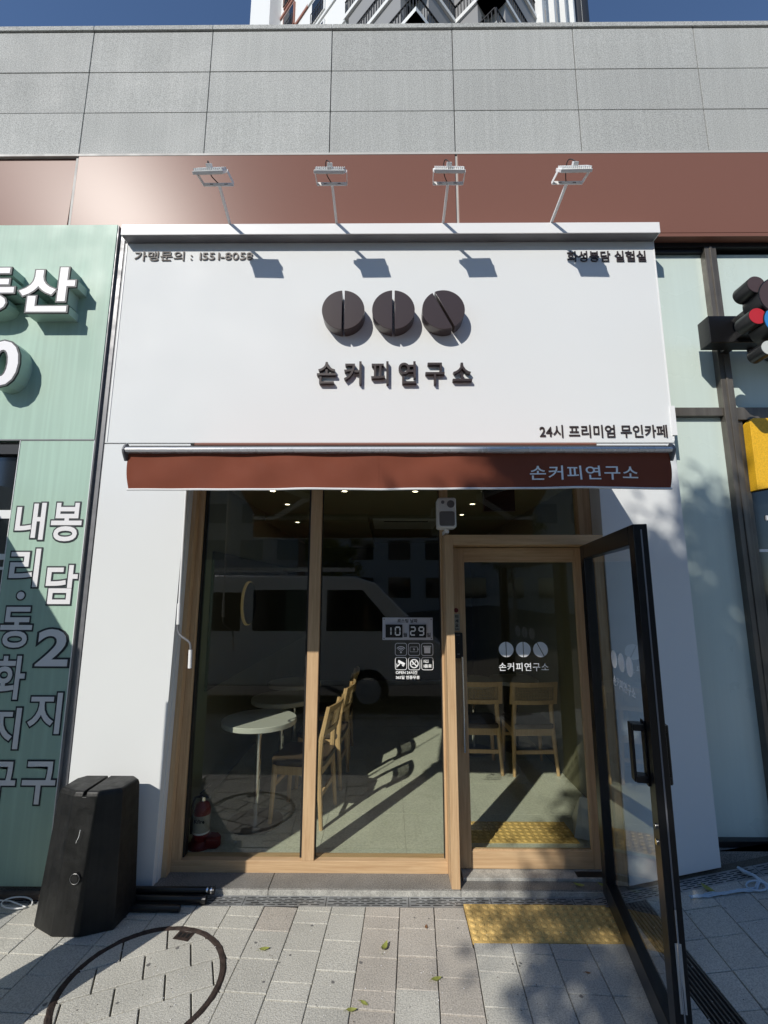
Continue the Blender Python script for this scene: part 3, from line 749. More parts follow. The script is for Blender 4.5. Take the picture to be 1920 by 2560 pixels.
for x in (-.075, .261):
    for z in (1.508, 1.641):
        mb = MB(); mb.cyl((x, .197, z), (x, .199, z), .004, n=10); part('screw', dp, mb, M['ink'])

ic = root('window_stickers', 'six white outlined icon stickers and opening hours on the window below the date plate', 'stickers', (.135, .204, 1.38))
IO = ic.location; IY = .2035
def flat(name, polys, parent=ic, m=None):
    mb = MB()
    for p in polys: mb.prism(p, 'y', IY - .0008, IY)
    return part(name, parent, mb, m or M['decal_white'])
def ringpoly(mb, outer, inner):
    n = len(outer); vs = [(x, IY - .0008, z) for x, z in outer] + [(x, IY - .0008, z) for x, z in inner]
    mb.add(vs, [(i, (i + 1) % n, n + (i + 1) % n, n + i) for i in range(n)])
centres = [(.045 + .093 * (k % 3), 1.432 - .097 * (k // 3)) for k in range(6)]
for k, (cx, cz) in enumerate(centres):
    mb = MB(); ringpoly(mb, shift(rbox(.084, .087, .016), cx, cz), shift(rbox(.077, .080, .013), cx, cz)); part('icon_frame', ic, mb, M['decal_white'])
def arc(cx, cz, r0, r1, a0, a1, n=12):
    return [(cx + r1 * cos(radians(a0 + (a1 - a0) * k / n)), cz + r1 * sin(radians(a0 + (a1 - a0) * k / n))) for k in range(n + 1)] + [(cx + r0 * cos(radians(a1 - (a1 - a0) * k / n)), cz + r0 * sin(radians(a1 - (a1 - a0) * k / n))) for k in range(n + 1)]
cx, cz = centres[0]
flat('wifi_icon', [arc(cx, cz - .02, .0, .007, 0, 359, 16)] + [arc(cx, cz - .02, r, r + .0055, 42, 138) for r in (.014, .025, .036)])
cx, cz = centres[1]; mb = MB(); ringpoly(mb, shift(rbox(.056, .036, .006), cx - .002, cz), shift(rbox(.051, .031, .004), cx - .002, cz)); part('battery_icon', ic, mb, M['decal_white'])
flat('bolt_icon', [[(cx + .002, cz + .014), (cx - .008, cz - .002), (cx - .001, cz - .002), (cx - .003, cz - .014), (cx + .007, cz + .003), (cx, cz + .003)], [(cx + .027, cz - .007), (cx + .031, cz - .005), (cx + .031, cz + .005), (cx + .027, cz + .007)]])
cx, cz = centres[2]
flat('receipt_icon', [[(cx - .028, cz + .018), (cx + .028, cz + .018), (cx + .028, cz + .024), (cx - .028, cz + .024)], [(cx - .021, cz - .026), (cx + .021, cz - .026), (cx + .023, cz + .016), (cx - .023, cz + .016)]])
cx, cz = centres[3]
flat('camera_icon', [[(cx - .018, cz + .026), (cx + .03, cz + .002), (cx + .022, cz - .012), (cx - .022, cz + .008)], [(cx + .01, cz - .008), (cx + .024, cz - .014), (cx + .018, cz - .02), (cx + .006, cz - .014)], [(cx - .03, cz - .02), (cx - .026, cz - .022), (cx - .012, cz - .012), (cx - .006, cz + .0), (cx - .014, cz + .003), (cx - .018, cz - .008), (cx - .03, cz - .012)], [(cx - .032, cz - .026), (cx - .027, cz - .026), (cx - .027, cz + .0), (cx - .032, cz + .0)]])
cx, cz = centres[4]; mb = MB(); ringpoly(mb, [(cx + .031 * cos(2 * pi * i / 28), cz + .031 * sin(2 * pi * i / 28)) for i in range(28)], [(cx + .024 * cos(2 * pi * i / 28), cz + .024 * sin(2 * pi * i / 28)) for i in range(28)]); part('no_smoking_ring', ic, mb, M['decal_white'])
flat('no_smoking_bar', [[(cx - .021, cz + .015), (cx - .015, cz + .021), (cx + .021, cz - .015), (cx + .015, cz - .021)], [(cx - .018, cz - .006), (cx - .002, cz - .006), (cx - .006, cz - .001), (cx - .018, cz - .001)], [(cx + .004, cz + .006), (cx + .012, cz + .008), (cx + .016, cz + .015), (cx + .008, cz + .016)]])
cx, cz = centres[5]
letters('1인', cx - .026, cx + .008, cz + .006, cz + .030, IY - .0008, .0008, M['decal_white'], ic, IO, bold=.03, name='icon_letter', joined=True)
letters('1음료', cx - .026, cx + .030, cz - .028, cz - .004, IY - .0008, .0008, M['decal_white'], ic, IO, bold=.03, name='icon_letter', joined=True)
letters('OPEN 24시간', .008, .160, 1.263, 1.287, IY - .0008, .0008, M['decal_white'], ic, IO, bold=.028, name='hours_letter', joined=True)
letters('365일 연중무휴', .008, .176, 1.230, 1.254, IY - .0008, .0008, M['decal_white'], ic, IO, bold=.028, name='hours_letter', joined=True)

# speaker on the post
sk = root('wall_speaker', 'small white wall speaker hanging on the post above the door frame', 'speaker', (.36, .02, 2.30))
mb = MB(); mb.prism(shift(rbox(.128, .212, .016), .358, 2.372), 'y', -.05, .07); part('cabinet', sk, mb, M['lamp'], bevel=.008, smooth=True)
mb = MB(); mb.prism(shift(rbox(.104, .10, .014), .358, 2.33), 'y', -.054, -.05); part('grille', sk, mb, M['grey_metal'])
mb = MB(); mb.cyl((.385, -.054, 2.432), (.385, -.05, 2.432), .026, n=24); mb.cyl((.33, -.054, 2.445), (.33, -.05, 2.445), .012, n=16); part('tweeter', sk, mb, M['grey_metal'])
mb = MB(); mb.box(.348, .372, -.02, .165, 2.235, 2.262); mb.cyl((.36, -.02, 2.25), (.36, .0, 2.27), .01, n=10); part('mount', sk, mb, M['white_trim'])

# ------------------------------------------------------------ open black door
HX, HY = 1.300, -.01
DA = atan2(-1.1, -.208)
bd = root('black_glass_door', 'black framed glass door standing open towards the street', 'door', (HX, HY, .02), DA)
def dpart(name, x0, x1, z0, z1, y0=-.03, y1=.03, m='black_frame', bevel=.003):
    mb = MB(); mb.box(x0, x1, y0, y1, z0 - .02, z1 - .02); return part(name, bd, mb, M[m], bevel=bevel, local=True)
LD = 1.118
dpart('stile', .0, .10, .02, 2.145); dpart('stile', LD - .075, LD, .02, 2.145)
dpart('top_rail', .1005, LD - .0755, 2.055, 2.145); dpart('bottom_rail', .1005, LD - .0755, .02, .13)
dpart('pane', .1005, LD - .0755, .13, 2.055, -.003, .003, 'door_glass', 0)
mb = MB(); mb.box(LD, LD + .0025, .0, .006, .02, 2.10); part('edge_seal', bd, mb, M['grey_metal'], local=True)
for sy in (-1, 1):
    mb = MB(); y_ = sy * (.085 if sy < 0 else .055)
    mb.box(LD - .105, LD - .060, sy * .03, sy * .038, 1.00, 1.265)
    for z in (1.015, 1.225): mb.box(LD - .105, LD - .05, min(sy * .038, y_), max(sy * .038, y_), z, z + .028)
    mb.box(LD - .105, LD - .06, min(y_ - .006, y_ + .006), max(y_ - .006, y_ + .006), 1.015, 1.253)
    hd_ = part('pull_handle', bd, mb, M['black_frame'], bevel=.003, local=True)
for z in (.86, .80): 
    mb = MB(); mb.cyl((LD - .035, -.03, z), (LD - .035, -.036, z), .011, n=14); part('lock_cylinder', bd, mb, M['chrome'], local=True)
mb = MB(); mb.box(LD + .0026, LD + .006, -.012, .012, .22, .46); mb.cyl((LD + .008, 0, .20), (LD + .008, 0, .58), .004, n=8); part('shoot_bolt', bd, mb, M['chrome'], local=True)
def dlogo():
    for cx, ang in ((.538, 0), (.672, 0), (.805, 27)):
        R_ = .048
        for side in (-1, 1):
            gap = R_ * .05; a0 = math.acos(gap / R_); t = radians(ang)
            pts = [(side * R_ * cos(-a0 + 2 * a0 * k / 20), R_ * sin(-a0 + 2 * a0 * k / 20)) for k in range(21)]
            pts = [(cx + x * 1.1 * cos(t) - z * sin(t), 1.455 + x * 1.1 * sin(t) + z * cos(t)) for x, z in pts]
            mb = MB(); mb.prism(pts, 'y', -.0042, -.0034); link('bean_decal', mb.mesh('bean_decal'), M['decal_white'], bd)
dlogo()
letters('손커피연구소', .49, .86, 1.31, 1.365, -.0034, .0006, M['decal_white'], bd, (0, 0, 0), bold=.015, name='decal_letter', spacing=.05)

# ------------------------------------------------------------ shop interior
FZ = .08
it = bpy.data.objects.new('shop_floor', None); COL.objects.link(it); it['kind'] = 'structure'; it['label'] = 'grey green tiled floor inside the cafe'
mb = MB(); mb.box(-1.7, 1.7, .262, 6.6, .0, FZ - .004); link('screed', mb.mesh('screed'), M['grout'], it)
tl = MB(); tl.box(.002, .598, .002, .598, FZ - .006, FZ); tme = tl.mesh('floor_tile'); tme.materials.append(M['tile'])
for i in range(6):
    for j in range(10):
        x0 = -1.72 + i * .6; y0 = .262 + j * .6
        w = min(.6, 1.68 - x0)
        o = bpy.data.objects.new('floor_tile', tme); COL.objects.link(o); o.parent = it; o.location = (x0, y0, random.uniform(-.0005, .0005)); o.scale.x = w / .6
mb = MB(); mb.box(-1.95, -1.60, .262, 6.6, .0, 2.9); struct('left_wall', mb, M['int_wall'], 'olive inner wall on the left of the cafe')
mb = MB(); mb.box(-1.60, -1.49, .262, .30, FZ, 2.8); struct('window_reveal', mb, M['int_wall'])
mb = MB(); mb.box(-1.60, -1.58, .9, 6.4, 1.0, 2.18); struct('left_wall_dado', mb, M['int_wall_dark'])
mb = MB(); mb.box(1.66, 1.95, .262, 6.6, .0, 2.9); struct('right_wall', mb, M['int_wall'], 'olive inner wall on the right of the cafe')
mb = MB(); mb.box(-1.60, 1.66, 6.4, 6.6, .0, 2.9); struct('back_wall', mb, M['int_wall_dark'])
mb = MB(); mb.box(-1.95, 1.95, .265, 6.6, 2.80, 2.95); struct('ceiling', mb, M['int_ceil'], 'khaki ceiling of the cafe')
mb = MB(); mb.box(-1.6, -.3, 2.6, 6.3, 2.70, 2.797); struct('ceiling_drop', mb, M['int_ceil'])
dl_pos = [(-1.17, 1.22), (-.47, 1.23), (.22, 1.24), (.90, 1.24), (-1.18, 1.94), (.90, 1.92), (-1.2, 2.66), (.90, 2.67), (.9, 3.42), (.9, 4.18)]
dl_lab = ['nearest downlight above the front left table', 'downlight second from the left along the window', 'downlight third from the left along the window', 'downlight behind the hanging screen above the door', 'second downlight in the left row', 'second downlight in the right row', 'third downlight in the left row, on the dropped ceiling', 'third downlight in the right row', 'fourth downlight in the right row', 'farthest downlight in the right row']
for i, (x, y) in enumerate(dl_pos):
    z = 2.80 if not (x < -.3 and y > 2.6) else 2.70
    z -= .0
    r_ = root('downlight', dl_lab[i], 'ceiling light', (x, y, z), 0, 'lit downlights in the cafe ceiling')
    mb = MB(); mb.lathe([(.040, -.001), (.042, -.006), (.028, -.007), (.025, -.002)], n=20); link('trim_ring', mb.mesh('trim_ring'), M['white_trim'], r_)
    mb = MB(); mb.cyl((0, 0, -.0055), (0, 0, -.004), .024, n=20); link('lamp_disc', mb.mesh('lamp_disc'), M['light_on'], r_)
ac = root('ceiling_air_conditioner', 'white cassette air conditioner in the cafe ceiling', 'air conditioner', (.1, 3.4, 2.80))
mb = MB(); mb.box(-.25, .65, 3.0, 3.9, 2.77, 2.799); part('panel', ac, mb, M['table_top'], bevel=.005)
mb = MB(); mb.box(-.1, .5, 3.06, 3.12, 2.765, 2.7695); part('vent_slot', ac, mb, M['cable'])
sc = root('ceiling_screen', 'dark hanging screen behind the transom glass', 'screen', (.95, .5, 2.8))
mb = MB(); mb.box(.78, 1.05, .75, .80, 2.52, 2.72); part('panel', sc, mb, M['black_frame'])
mb = MB(); mb.cyl((.915, .775, 2.72), (.915, .775, 2.8), .01); part('hanger', sc, mb, M['black_frame'])
# round mirror with light ring on left wall
mr = root('round_mirror', 'round mirror with a faint yellow light ring on the left cafe wall', 'mirror', (-1.58, 1.95, 1.70))
mb = MB(); mb.cyl((-1.58, 1.95, 1.70), (-1.556, 1.95, 1.70), .236, n=48); part('light_ring', mr, mb, M['led_ring'])
mb = MB(); mb.cyl((-1.5555, 1.95, 1.70), (-1.55, 1.95, 1.70), .225, n=48); part('mirror_glass', mr, mb, M['mirror'])
mn = root('wall_menu', 'pale notice panels on the left cafe wall', 'poster', (-1.6, .7, 1.4))
for z0, z1 in ((1.02, 1.35), (1.38, 1.70)):
    mb = MB(); mb.box(-1.60, -1.594, .55, .8, z0, z1); part('sheet', mn, mb, M['int_ceil'])
# tables
def make_table(x, y, label, col='table_top', leg='chrome', r=.29):
    t = root('cafe_table', label, 'table', (x, y, FZ), 0, 'round cafe tables')
    mb = MB(); mb.lathe([(r - .006, .715), (r, .72), (r, .752), (r - .004, .756)], n=48); link('tabletop', mb.mesh('tabletop'), M[col], t, smooth=True)
    mb = MB(); mb.cyl((0, 0, .03), (0, 0, .715), .024, n=20); link('pedestal', mb.mesh('pedestal'), M[leg], t, smooth=True)
    mb = MB(); mb.lathe([(.21, .0), (.21, .008), (.08, .016), (.026, .03)], n=40); link('base', mb.mesh('base'), M['steel'], t, smooth=True)
    mb = MB(); mb.box(-.09, .09, -.09, .09, .705, .7145); link('mounting_plate', mb.mesh('mounting_plate'), M['cable'], t)
    return t
make_table(-1.07, .72, 'round white cafe table nearest the window, left pane')
make_table(-1.05, 1.45, 'round white cafe table in the middle of the left row')
make_table(-1.08, 2.2, 'round white cafe table farthest back in the left row')
make_table(.92, 2.35, 'round cafe table on a chrome leg behind the two right hand chairs')
make_table(1.42, 2.45, 'round cafe table on a black leg behind the right hand chairs', 'table_top', 'cable')
# chairs: built facing +y (back at -y)
def chair_parts():
    P_ = []
    sw = .40
    for sx in (-1, 1):
        mb = MB(); mb.tube([(sx * .215, -.205, 0), (sx * .195, -.175, .42), (sx * .185, -.185, .62), (sx * .175, -.235, .86)], [.016, .023, .023, .016], 8); P_.append(('leg', mb, 'chair_wood', None))
        mb = MB(); mb.tube([(sx * .205, .20, 0), (sx * .185, .18, .43)], [.016, .024], 8); P_.append(('leg', mb, 'chair_wood', None))
    mb = MB(); mb.box(-.185, .185, -.19, -.165, .36, .42); mb.box(-.185, .185, .17, .195, .36, .42); mb.box(-.2, -.178, -.17, .18, .36, .42); mb.box(.178, .2, -.17, .18, .36, .42); P_.append(('seat_rail', mb, 'chair_wood', None))
    mb = MB(); mb.box(-.20, .20, -.185, -.168, .19, .225); mb.box(-.2, .2, .178, .195, .26, .29); P_.append(('stretcher', mb, 'chair_wood', None))
    mb = MB(); mb.prism(rbox(.43, .43, .06), 'z', .425, .475); P_.append(('seat', mb, 'seat', .014))
    # curved backrest frame
    fr = MB(); pn = MB(); N = 14
    def bp(u, z): return (u, -.225 - (z - .70) * .22 - .035 * (1 - (u / .235) ** 2) + .01, z)
    for i in range(N):
        u0 = -.235 + .47 * i / N; u1 = -.235 + .47 * (i + 1) / N
        for z0, z1 in ((.66, .70), (.83, .875)):
            vs = []
            for u in (u0, u1):
                for z in (z0, z1):
                    x, y, zz = bp(u, z); vs += [(x, y - .009, zz), (x, y + .009, zz)]
            fr.add(vs, [(0, 2, 6, 4), (1, 5, 7, 3), (2, 3, 7, 6), (0, 4, 5, 1), (0, 1, 3, 2), (4, 6, 7, 5)])
    for u0, u1 in ((-.235, -.195), (.195, .235)):
        vs = []
        for u in (u0, u1):
            for z in (.70, .83):
                x, y, zz = bp(u, z); vs += [(x, y - .009, zz), (x, y + .009, zz)]
        fr.add(vs, [(0, 2, 6, 4), (1, 5, 7, 3), (2, 3, 7, 6), (0, 4, 5, 1), (0, 1, 3, 2), (4, 6, 7, 5)])
    P_.append(('backrest', fr, 'chair_wood', None))
    for k in range(27):
        u = -.195 + .39 * k / 26; a = bp(u, .70); b = bp(u, .83); pn.bar(a, b, .0055, .002, up=(0, 1, 0))
    for k in range(9):
        z = .705 + .12 * k / 8
        for i in range(8):
            u0 = -.195 + .39 * i / 8; u1 = u0 + .39 / 8; pn.bar(bp(u0, z), bp(u1, z), .003, .0055)
    P_.append(('rattan_panel', pn, 'rattan', 'sub'))
    return P_
chair_meshes = None
def make_chair(x, y, rot, label):
    global chair_meshes
    if chair_meshes is None:
        chair_meshes = []
        for nm, mb, mt, fl in chair_parts():
            me = mb.mesh(nm); me.materials.append(M[mt])
            if nm in ('leg', 'backrest'): smooth_by_angle(me, 40)
            chair_meshes.append((nm, me, fl))
    t = root('cafe_chair', label, 'chair', (x, y, FZ), rot, 'wooden rattan back cafe chairs')
    back = None
    for nm, me, fl in chair_meshes:
        o = bpy.data.objects.new(nm, me); COL.objects.link(o); o.parent = back if fl == 'sub' else t
        if nm == 'backrest': back = o
        if nm == 'seat': b = o.modifiers.new('bevel', 'BEVEL'); b.width = .014; b.segments = 3; b.limit_method = 'ANGLE'
    return t
make_chair(-.72, .84, radians(82), 'rattan back chair turned side on at the front table, behind the mullion')
make_chair(-.66, 1.52, radians(86), 'second rattan back chair, at the middle table')
make_chair(-.66, 2.28, radians(90), 'third rattan back chair, farthest back at the left row')
make_chair(.855, 1.86, radians(-2), 'rattan back chair seen from behind, left of the two through the door')
make_chair(1.375, 1.84, radians(3), 'rattan back chair seen from behind, right of the two through the door')
# fire extinguisher
fe = root('fire_extinguisher', 'red fire extinguisher on a red stand inside the left pane corner', 'fire extinguisher', (-1.36, .38, FZ))
def lp_(name, prof, m, c=(0, 0)):
    mb = MB(); mb.lathe(prof, c, 24); return link(name, mb.mesh(name), M[m], fe, smooth=True)
lp_('cylinder', [(.05, .03), (.056, .04), (.056, .235), (.045, .27), (.02, .29)], 'red')
lp_('label', [(.0565, .10), (.0567, .101), (.0567, .205), (.0565, .206)], 'paper')
lp_('yellow_band', [(.057, .088), (.0573, .089), (.0573, .098), (.057, .099)], 'decal_white')
lp_('neck', [(.02, .285), (.018, .30), (.018, .315), (.014, .32)], 'chrome')
mb = MB(); mb.bar((-.02, .0, .325), (.045, -.01, .318), .02, .012); mb.bar((-.02, .0, .335), (.05, -.01, .40), .018, .01); link('lever', mb.mesh('lever'), M['black_frame'], fe)
mb = MB(); mb.tube([(-.02, 0, .315), (-.055, -.005, .31), (-.07, -.01, .26), (-.068, -.01, .15), (-.066, -.01, .08)], .009, 8); link('hose', mb.mesh('hose'), M['black_frame'], fe, smooth=True)
lp_('stand', [(.085, .0), (.087, .012), (.066, .03), (.062, .045)], 'red_dark')
mb = MB(); mb.prism([(.05, -.06), (.13, -.05), (.145, .0), (.11, .04), (.05, .05)], 'z', 0, .07); link('stand_toe', mb.mesh('stand_toe'), M['red_dark'], fe, bevel=.012)
letters('Kfire', -.032, .040, .165, .19, -.060, .003, M['ink'], fe, (0, 0, 0), bold=.03, name='label_letter', joined=True)
# dustpan by right wall inside door
dn = root('dustpan', 'pale plastic dustpan leaning against the wall inside the door', 'dustpan', (1.42, .62, FZ))
mb = MB(); mb.add([(1.30, .50, FZ + .005), (1.50, .42, FZ + .005), (1.58, .70, FZ + .02), (1.40, .80, FZ + .02), (1.40, .62, FZ + .23), (1.52, .56, FZ + .23)], [(0, 1, 5, 4), (1, 2, 5), (0, 4, 3), (3, 4, 5, 2), (0, 3, 2, 1)]); part('pan', dn, mb, M['table_top'])
mb = MB(); mb.cyl((1.46, .60, FZ + .2), (1.55, .68, FZ + .34), .012, n=10); part('handle', dn, mb, M['grey_metal'])

# ------------------------------------------------------------ left neighbour: green sign
gs = root('green_sign', 'mint green wall sign with white outlined letters, left of the white shop front', 'sign', (-3, -.04, 0))
GO = gs.location
mb = MB(); mb.box(-5.5, -2.112, -.08, .02, 2.889, 4.596); part('sign_panel', gs, mb, M['green'], bevel=.002)
mb = MB(); mb.prism([(-2.632, .075), (-2.108, .075), (-2.108, 2.880), (-2.632, 2.880)], 'y', -.078, -.0); part('column_panel', gs, mb, M['green'], bevel=.002)
for x0 in (-2.636, -2.112):
    mb = MB(); mb.box(x0, x0 + .004, -.0815, -.078, .075, 2.884); part('edge_trim', gs, mb, M['white_trim'])
mb = MB(); mb.box(-5.5, -2.108, -.0815, -.078, 2.8805, 2.8885); part('seam_trim', gs, mb, M['grey_metal'])
mb = MB(); mb.box(-2.1075, -2.102, -.078, .05, .075, 4.59); rs_ = part('side_return', gs, mb, M['grey_metal'])
for z in (.35, 1.42, 2.66, 3.62, 4.4):
    m2 = MB(); m2.cyl((-2.102, -.03, z), (-2.0995, -.03, z), .006, n=8); part('rivet', rs_, m2, M['cable'])
def outlined(ch_, x0, x1, z0, z1, yf=-.0805, ow=.008):
    stacked(ch_, x0, x1, z0, z1, .016, ((.02, yf - .0026, .001, 'text_white', 'letter'), (.05, yf - .0006, .002, 'text_outline', 'letter_outline')))
def stacked(ch_, x0, x1, z0, z1, ref, layers):
    me = glyph(ch_, ref, .5); xs_ = [v.co.x for v in me.vertices]; ys_ = [v.co.y for v in me.vertices]
    ax, bx, az, bz = min(xs_), max(xs_), min(ys_), max(ys_); sx, sz = (x1 - x0) / (bx - ax), (z1 - z0) / (bz - az)
    for bold, yf, dep, mt, nm in layers:
        if nm == 'letter_outline':
            m2 = glyph(ch_, ref * .5, 0, bevel=bold); k = dep / (2 * bold); y0_ = yf
            vs = [(x0 + (v.co.x - ax) * sx, y0_ - v.co.z * k, z0 + (v.co.y - az) * sz) for v in m2.vertices]
        else:
            m2 = glyph(ch_, bold, .5); vs = [(x0 + (v.co.x - ax) * sx, yf + (.5 - v.co.z) * dep, z0 + (v.co.y - az) * sz) for v in m2.vertices]
        mb = MB(); mb.add(vs, [tuple(f.vertices) for f in m2.polygons])
        link(nm, mb.mesh(nm, GO, fix=False), M[mt], gs)
cw = .207
for ch_, x0, z0, z1 in (('봉', -2.352, 2.170, 2.432), ('담', -2.338, 1.752, 2.007), ('2', -2.346, 1.356, 1.588), ('지', -2.350, .944, 1.190), ('구', -2.338, .534, .779),
                        ('내', -2.596, 2.180, 2.432), ('리', -2.595, 1.863, 2.117), ('동', -2.604, 1.472, 1.731), ('화', -2.612, 1.150, 1.418), ('지', -2.603, .853, 1.097), ('구', -2.590, .532, .777)):
    outlined(ch_, x0 + .008, x0 + .008 + cw + (-.01 if ch_ in '내리' else 0), z0, z1)
mb = MB(); mb.cyl((-2.49, -.081, 1.806), (-2.49, -.0805, 1.806), .034, n=24); part('dot_outline', gs, mb, M['text_outline'])
mb = MB(); mb.cyl((-2.49, -.0825, 1.806), (-2.49, -.0812, 1.806), .025, n=24); part('dot', gs, mb, M['text_white'])
def channel(ch_, x0, x1, z0, z1, bold=.045):
    stacked(ch_, x0, x1, z0, z1, bold, ((bold, -.185, .105, 'green_side', 'letter_body'), (bold + .004, -.1995, .014, 'text_outline', 'letter_rim'), (bold - .022, -.2012, .0015, 'text_white', 'letter_face')))
channel('산', -2.706, -2.285, 3.785, 4.15)
channel('동', -3.14, -2.72, 3.785, 4.15)
channel('0', -2.87, -2.615, 3.225, 3.58, .05)
kz = 3.17 / 3.12; gs.scale = (kz, kz, kz); gs.location = Vector((0, -3.2, 1.85)) + (Vector(gs.location) - Vector((0, -3.2, 1.85))) * kz   # the whole sign stands 5 cm nearer the wall
mb = MB(); mb.box(-2.145, -2.095, -.006, .03, .02, 4.6); thing('gap_cover_strip', mb, M['grey_metal'], 'grey metal strip closing the gap between green sign and white pillar', 'metal strip')
# left neighbour's window
nw = root('neighbour_window', 'dark window of the neighbouring office at the left edge', 'window', (-3.4, .03, .9))
mb = MB(); mb.box(-5, -2.64, .025, .035, .9, 2.86); part('pane', nw, mb, M['dark_glass'])
mb = MB(); mb.box(-5, -2.64, -.02, .02, 2.80, 2.87); mb.box(-2.66, -2.635, -.02, .02, .9, 2.8); part('frame', nw, mb, M['bronze_dark'])
mb = MB()
for k, (z0, z1) in enumerate(((2.34, 2.40), (2.05, 2.09), (1.98, 2.0))): mb.box(-5, -2.665, .018, .022, z0, z1)
part('blind_slat', nw, mb, M['lamp'])
mb = MB(); mb.box(-5.5, -2.64, .0, .04, .0, .9); mb.box(-5.5, -2.1, .0, .04, .0, .075); thing('plinth', mb, M['granite_dark'], 'dark stone plinth under the green sign column', 'plinth')

# ------------------------------------------------------------ right neighbour: frosted curtain wall
cwl = root('curtain_wall', 'frosted glass shop front in dark bronze frames, right of the white sign', 'glass wall', (3, .15, .2))
def cp(name, x0, x1, y0, y1, z0, z1, m, bevel=0):
    mb = MB(); mb.box(x0, x1, y0, y1, z0, z1); return part(name, cwl, mb, M[m], bevel=bevel)
for x0, x1, z0, z1, m in ((2.01, 2.455, .262, 3.13, 'frost'), (2.01, 2.462, 3.198, 4.50, 'frost'), (2.56, 3.6, 3.198, 4.50, 'frost')):
    cp('pane', x0, x1, .150, .156, z0, z1, m)
cp('mullion', 2.455, 2.545, .095, .20, .22, 4.53, 'bronze', .003)
cp('mullion_ridge', 2.492, 2.508, .088, .0945, .22, 4.53, 'bronze', .002)
cp('mullion', 3.6, 3.7, .095, .20, .4, 4.53, 'bronze', .003)
cp('transom', 2.01, 2.4545, .11, .20, 3.131, 3.197, 'bronze', .003)
cp('transom', 2.5455, 3.6, .11, .20, 3.10, 3.197, 'bronze', .003)
cp('head_frame', 2.01, 3.7, .10, .20, 4.531, 4.59, 'bronze_dark')
cp('head_frame', 2.01, 2.4545, .12, .20, 4.5005, 4.5305, 'bronze_dark')
cp('sill_frame', 2.01, 2.4545, .10, .20, .222, .262, 'bronze_dark', .003)
cp('sill_frame', 2.5455, 3.6, .10, .20, .33, .40, 'bronze_dark', .003)
cp('side_frame', 2.001, 2.012, .06, .20, .2, 4.5, 'bronze')
cp('inner_frame', 2.546, 2.60, .13, .20, .40, 3.10, 'bronze')
cp('dark_pane', 2.60, 3.6, .16, .166, .40, 3.10, 'dark_glass')
for z0, z1, x0 in ((2.35, 2.385, 2.70), (2.12, 2.14, 2.62), (1.55, 1.60, 2.64), (1.38, 1.42, 2.66)):
    cp('shelf_edge', x0, 3.3, .150, .1595, z0, z1, 'lamp')
mb = MB(); mb.prism([(2.02, gz(2.02, 0) - .03), (2.6, gz(2.6, 0) - .03), (4.2, gz(4.2, 0) - .03), (4.2, .45), (3.6, .33), (2.6, .222), (2.02, .222)], 'y', .06, .22)
thing('plinth', mb, M['granite_dark'], 'dark granite plinth under the frosted glass, right edge', 'plinth')
bx = root('projecting_sign', 'black box sign bracket carrying blank round sign drums, upper right', 'sign', (2.7, -.05, 3.69))
mb = MB(); mb.box(2.258, 3.4, -.115, -.0, 3.595, 3.80); part('bracket_box', bx, mb, M['black_frame'], bevel=.003)
mb = MB(); mb.bar((2.6, -.02, 3.59), (2.9, .14, 3.59), .03, .03); mb.box(2.47, 2.53, .0, .095, 3.62, 3.78); part('wall_arm', bx, mb, M['bronze_dark'])
def drum(cx, cz, r, y0, y1, m):
    mb = MB(); mb.cyl((cx, y1, cz), (cx, y0, cz), r, n=36); a = part('drum_body', bx, mb, M['black_frame'], smooth=True)
    mb = MB(); mb.cyl((cx, y0, cz), (cx, y0 - .003, cz), r * .95, n=36); part('drum_face', a, mb, M[m])
for a_, b_, c_, y_, m_ in ((2.388, 3.845, .060, -.40, 'face_brown'), (2.52, 3.755, .135, -.41, 'face_brown'), (2.372, 3.62, .058, -.395, 'sign_red'), (2.51, 3.585, .11, -.405, 'sign_blue'), (2.42, 3.40, .05, -.39, 'table_top')):
    drum(a_, b_, c_, y_, -.27, m_)
mb = MB(); mb.box(2.44, 2.60, -.27, -.115, 3.62, 3.78); part('drum_mount', bx, mb, M['black_frame'])
ysn = root('yellow_sign', 'yellow panel sign with a clipped corner at the right edge', 'sign', (3, .1, 2.8))
mb = MB(); mb.prism([(2.585, 2.555), (3.4, 2.70), (3.4, 3.09), (2.625, 3.09), (2.592, 3.06)], 'y', .05, .12); part('panel', ysn, mb, M['yellow_sign'], bevel=.002)

# ------------------------------------------------------------ black sign weight and tubes on the pavement
sw = root('sign_weight', 'tall black plastic water filled sign weight standing left of the window', 'sign base', (-1.76, -.26, 0))
SWO = sw.location
base = [(-2.012, -.30), (-1.862, -.378), (-1.705, -.380), (-1.552, -.318), (-1.535, -.13), (-1.60, -.06), (-1.95, -.06), (-2.012, -.12)]
top_ = [(-1.965, -.27), (-1.842, -.327), (-1.705, -.328), (-1.592, -.278), (-1.572, -.13), (-1.62, -.085), (-1.93, -.085), (-1.965, -.13)]
HZ = .705
mb = MB(); n = len(base)
rings = []
for t, ins in ((0, .008), (.012, 0), (.965, 0), (.99, .006), (1.0, .016)):
    r1 = []
    for (bx_, by_), (tx, ty_) in zip(base, top_):
        x = bx_ + (tx - bx_) * t; y = by_ + (ty_ - by_) * t; cx, cy = -1.77, -.22
        d = hypot(x - cx, y - cy); r1.append((x + (cx - x) / d * ins, y + (cy - y) / d * ins, HZ * t))
    rings.append(r1)
vs = [v for r1 in rings for v in r1]
mb.add(vs, [(j * n + i, j * n + (i + 1) % n, (j + 1) * n + (i + 1) % n, (j + 1) * n + i) for j in range(4) for i in range(n)] + [tuple(range(n - 1, -1, -1)), tuple(range(4 * n, 5 * n))])
wo = part('shell', sw, mb, M['black_plastic'])
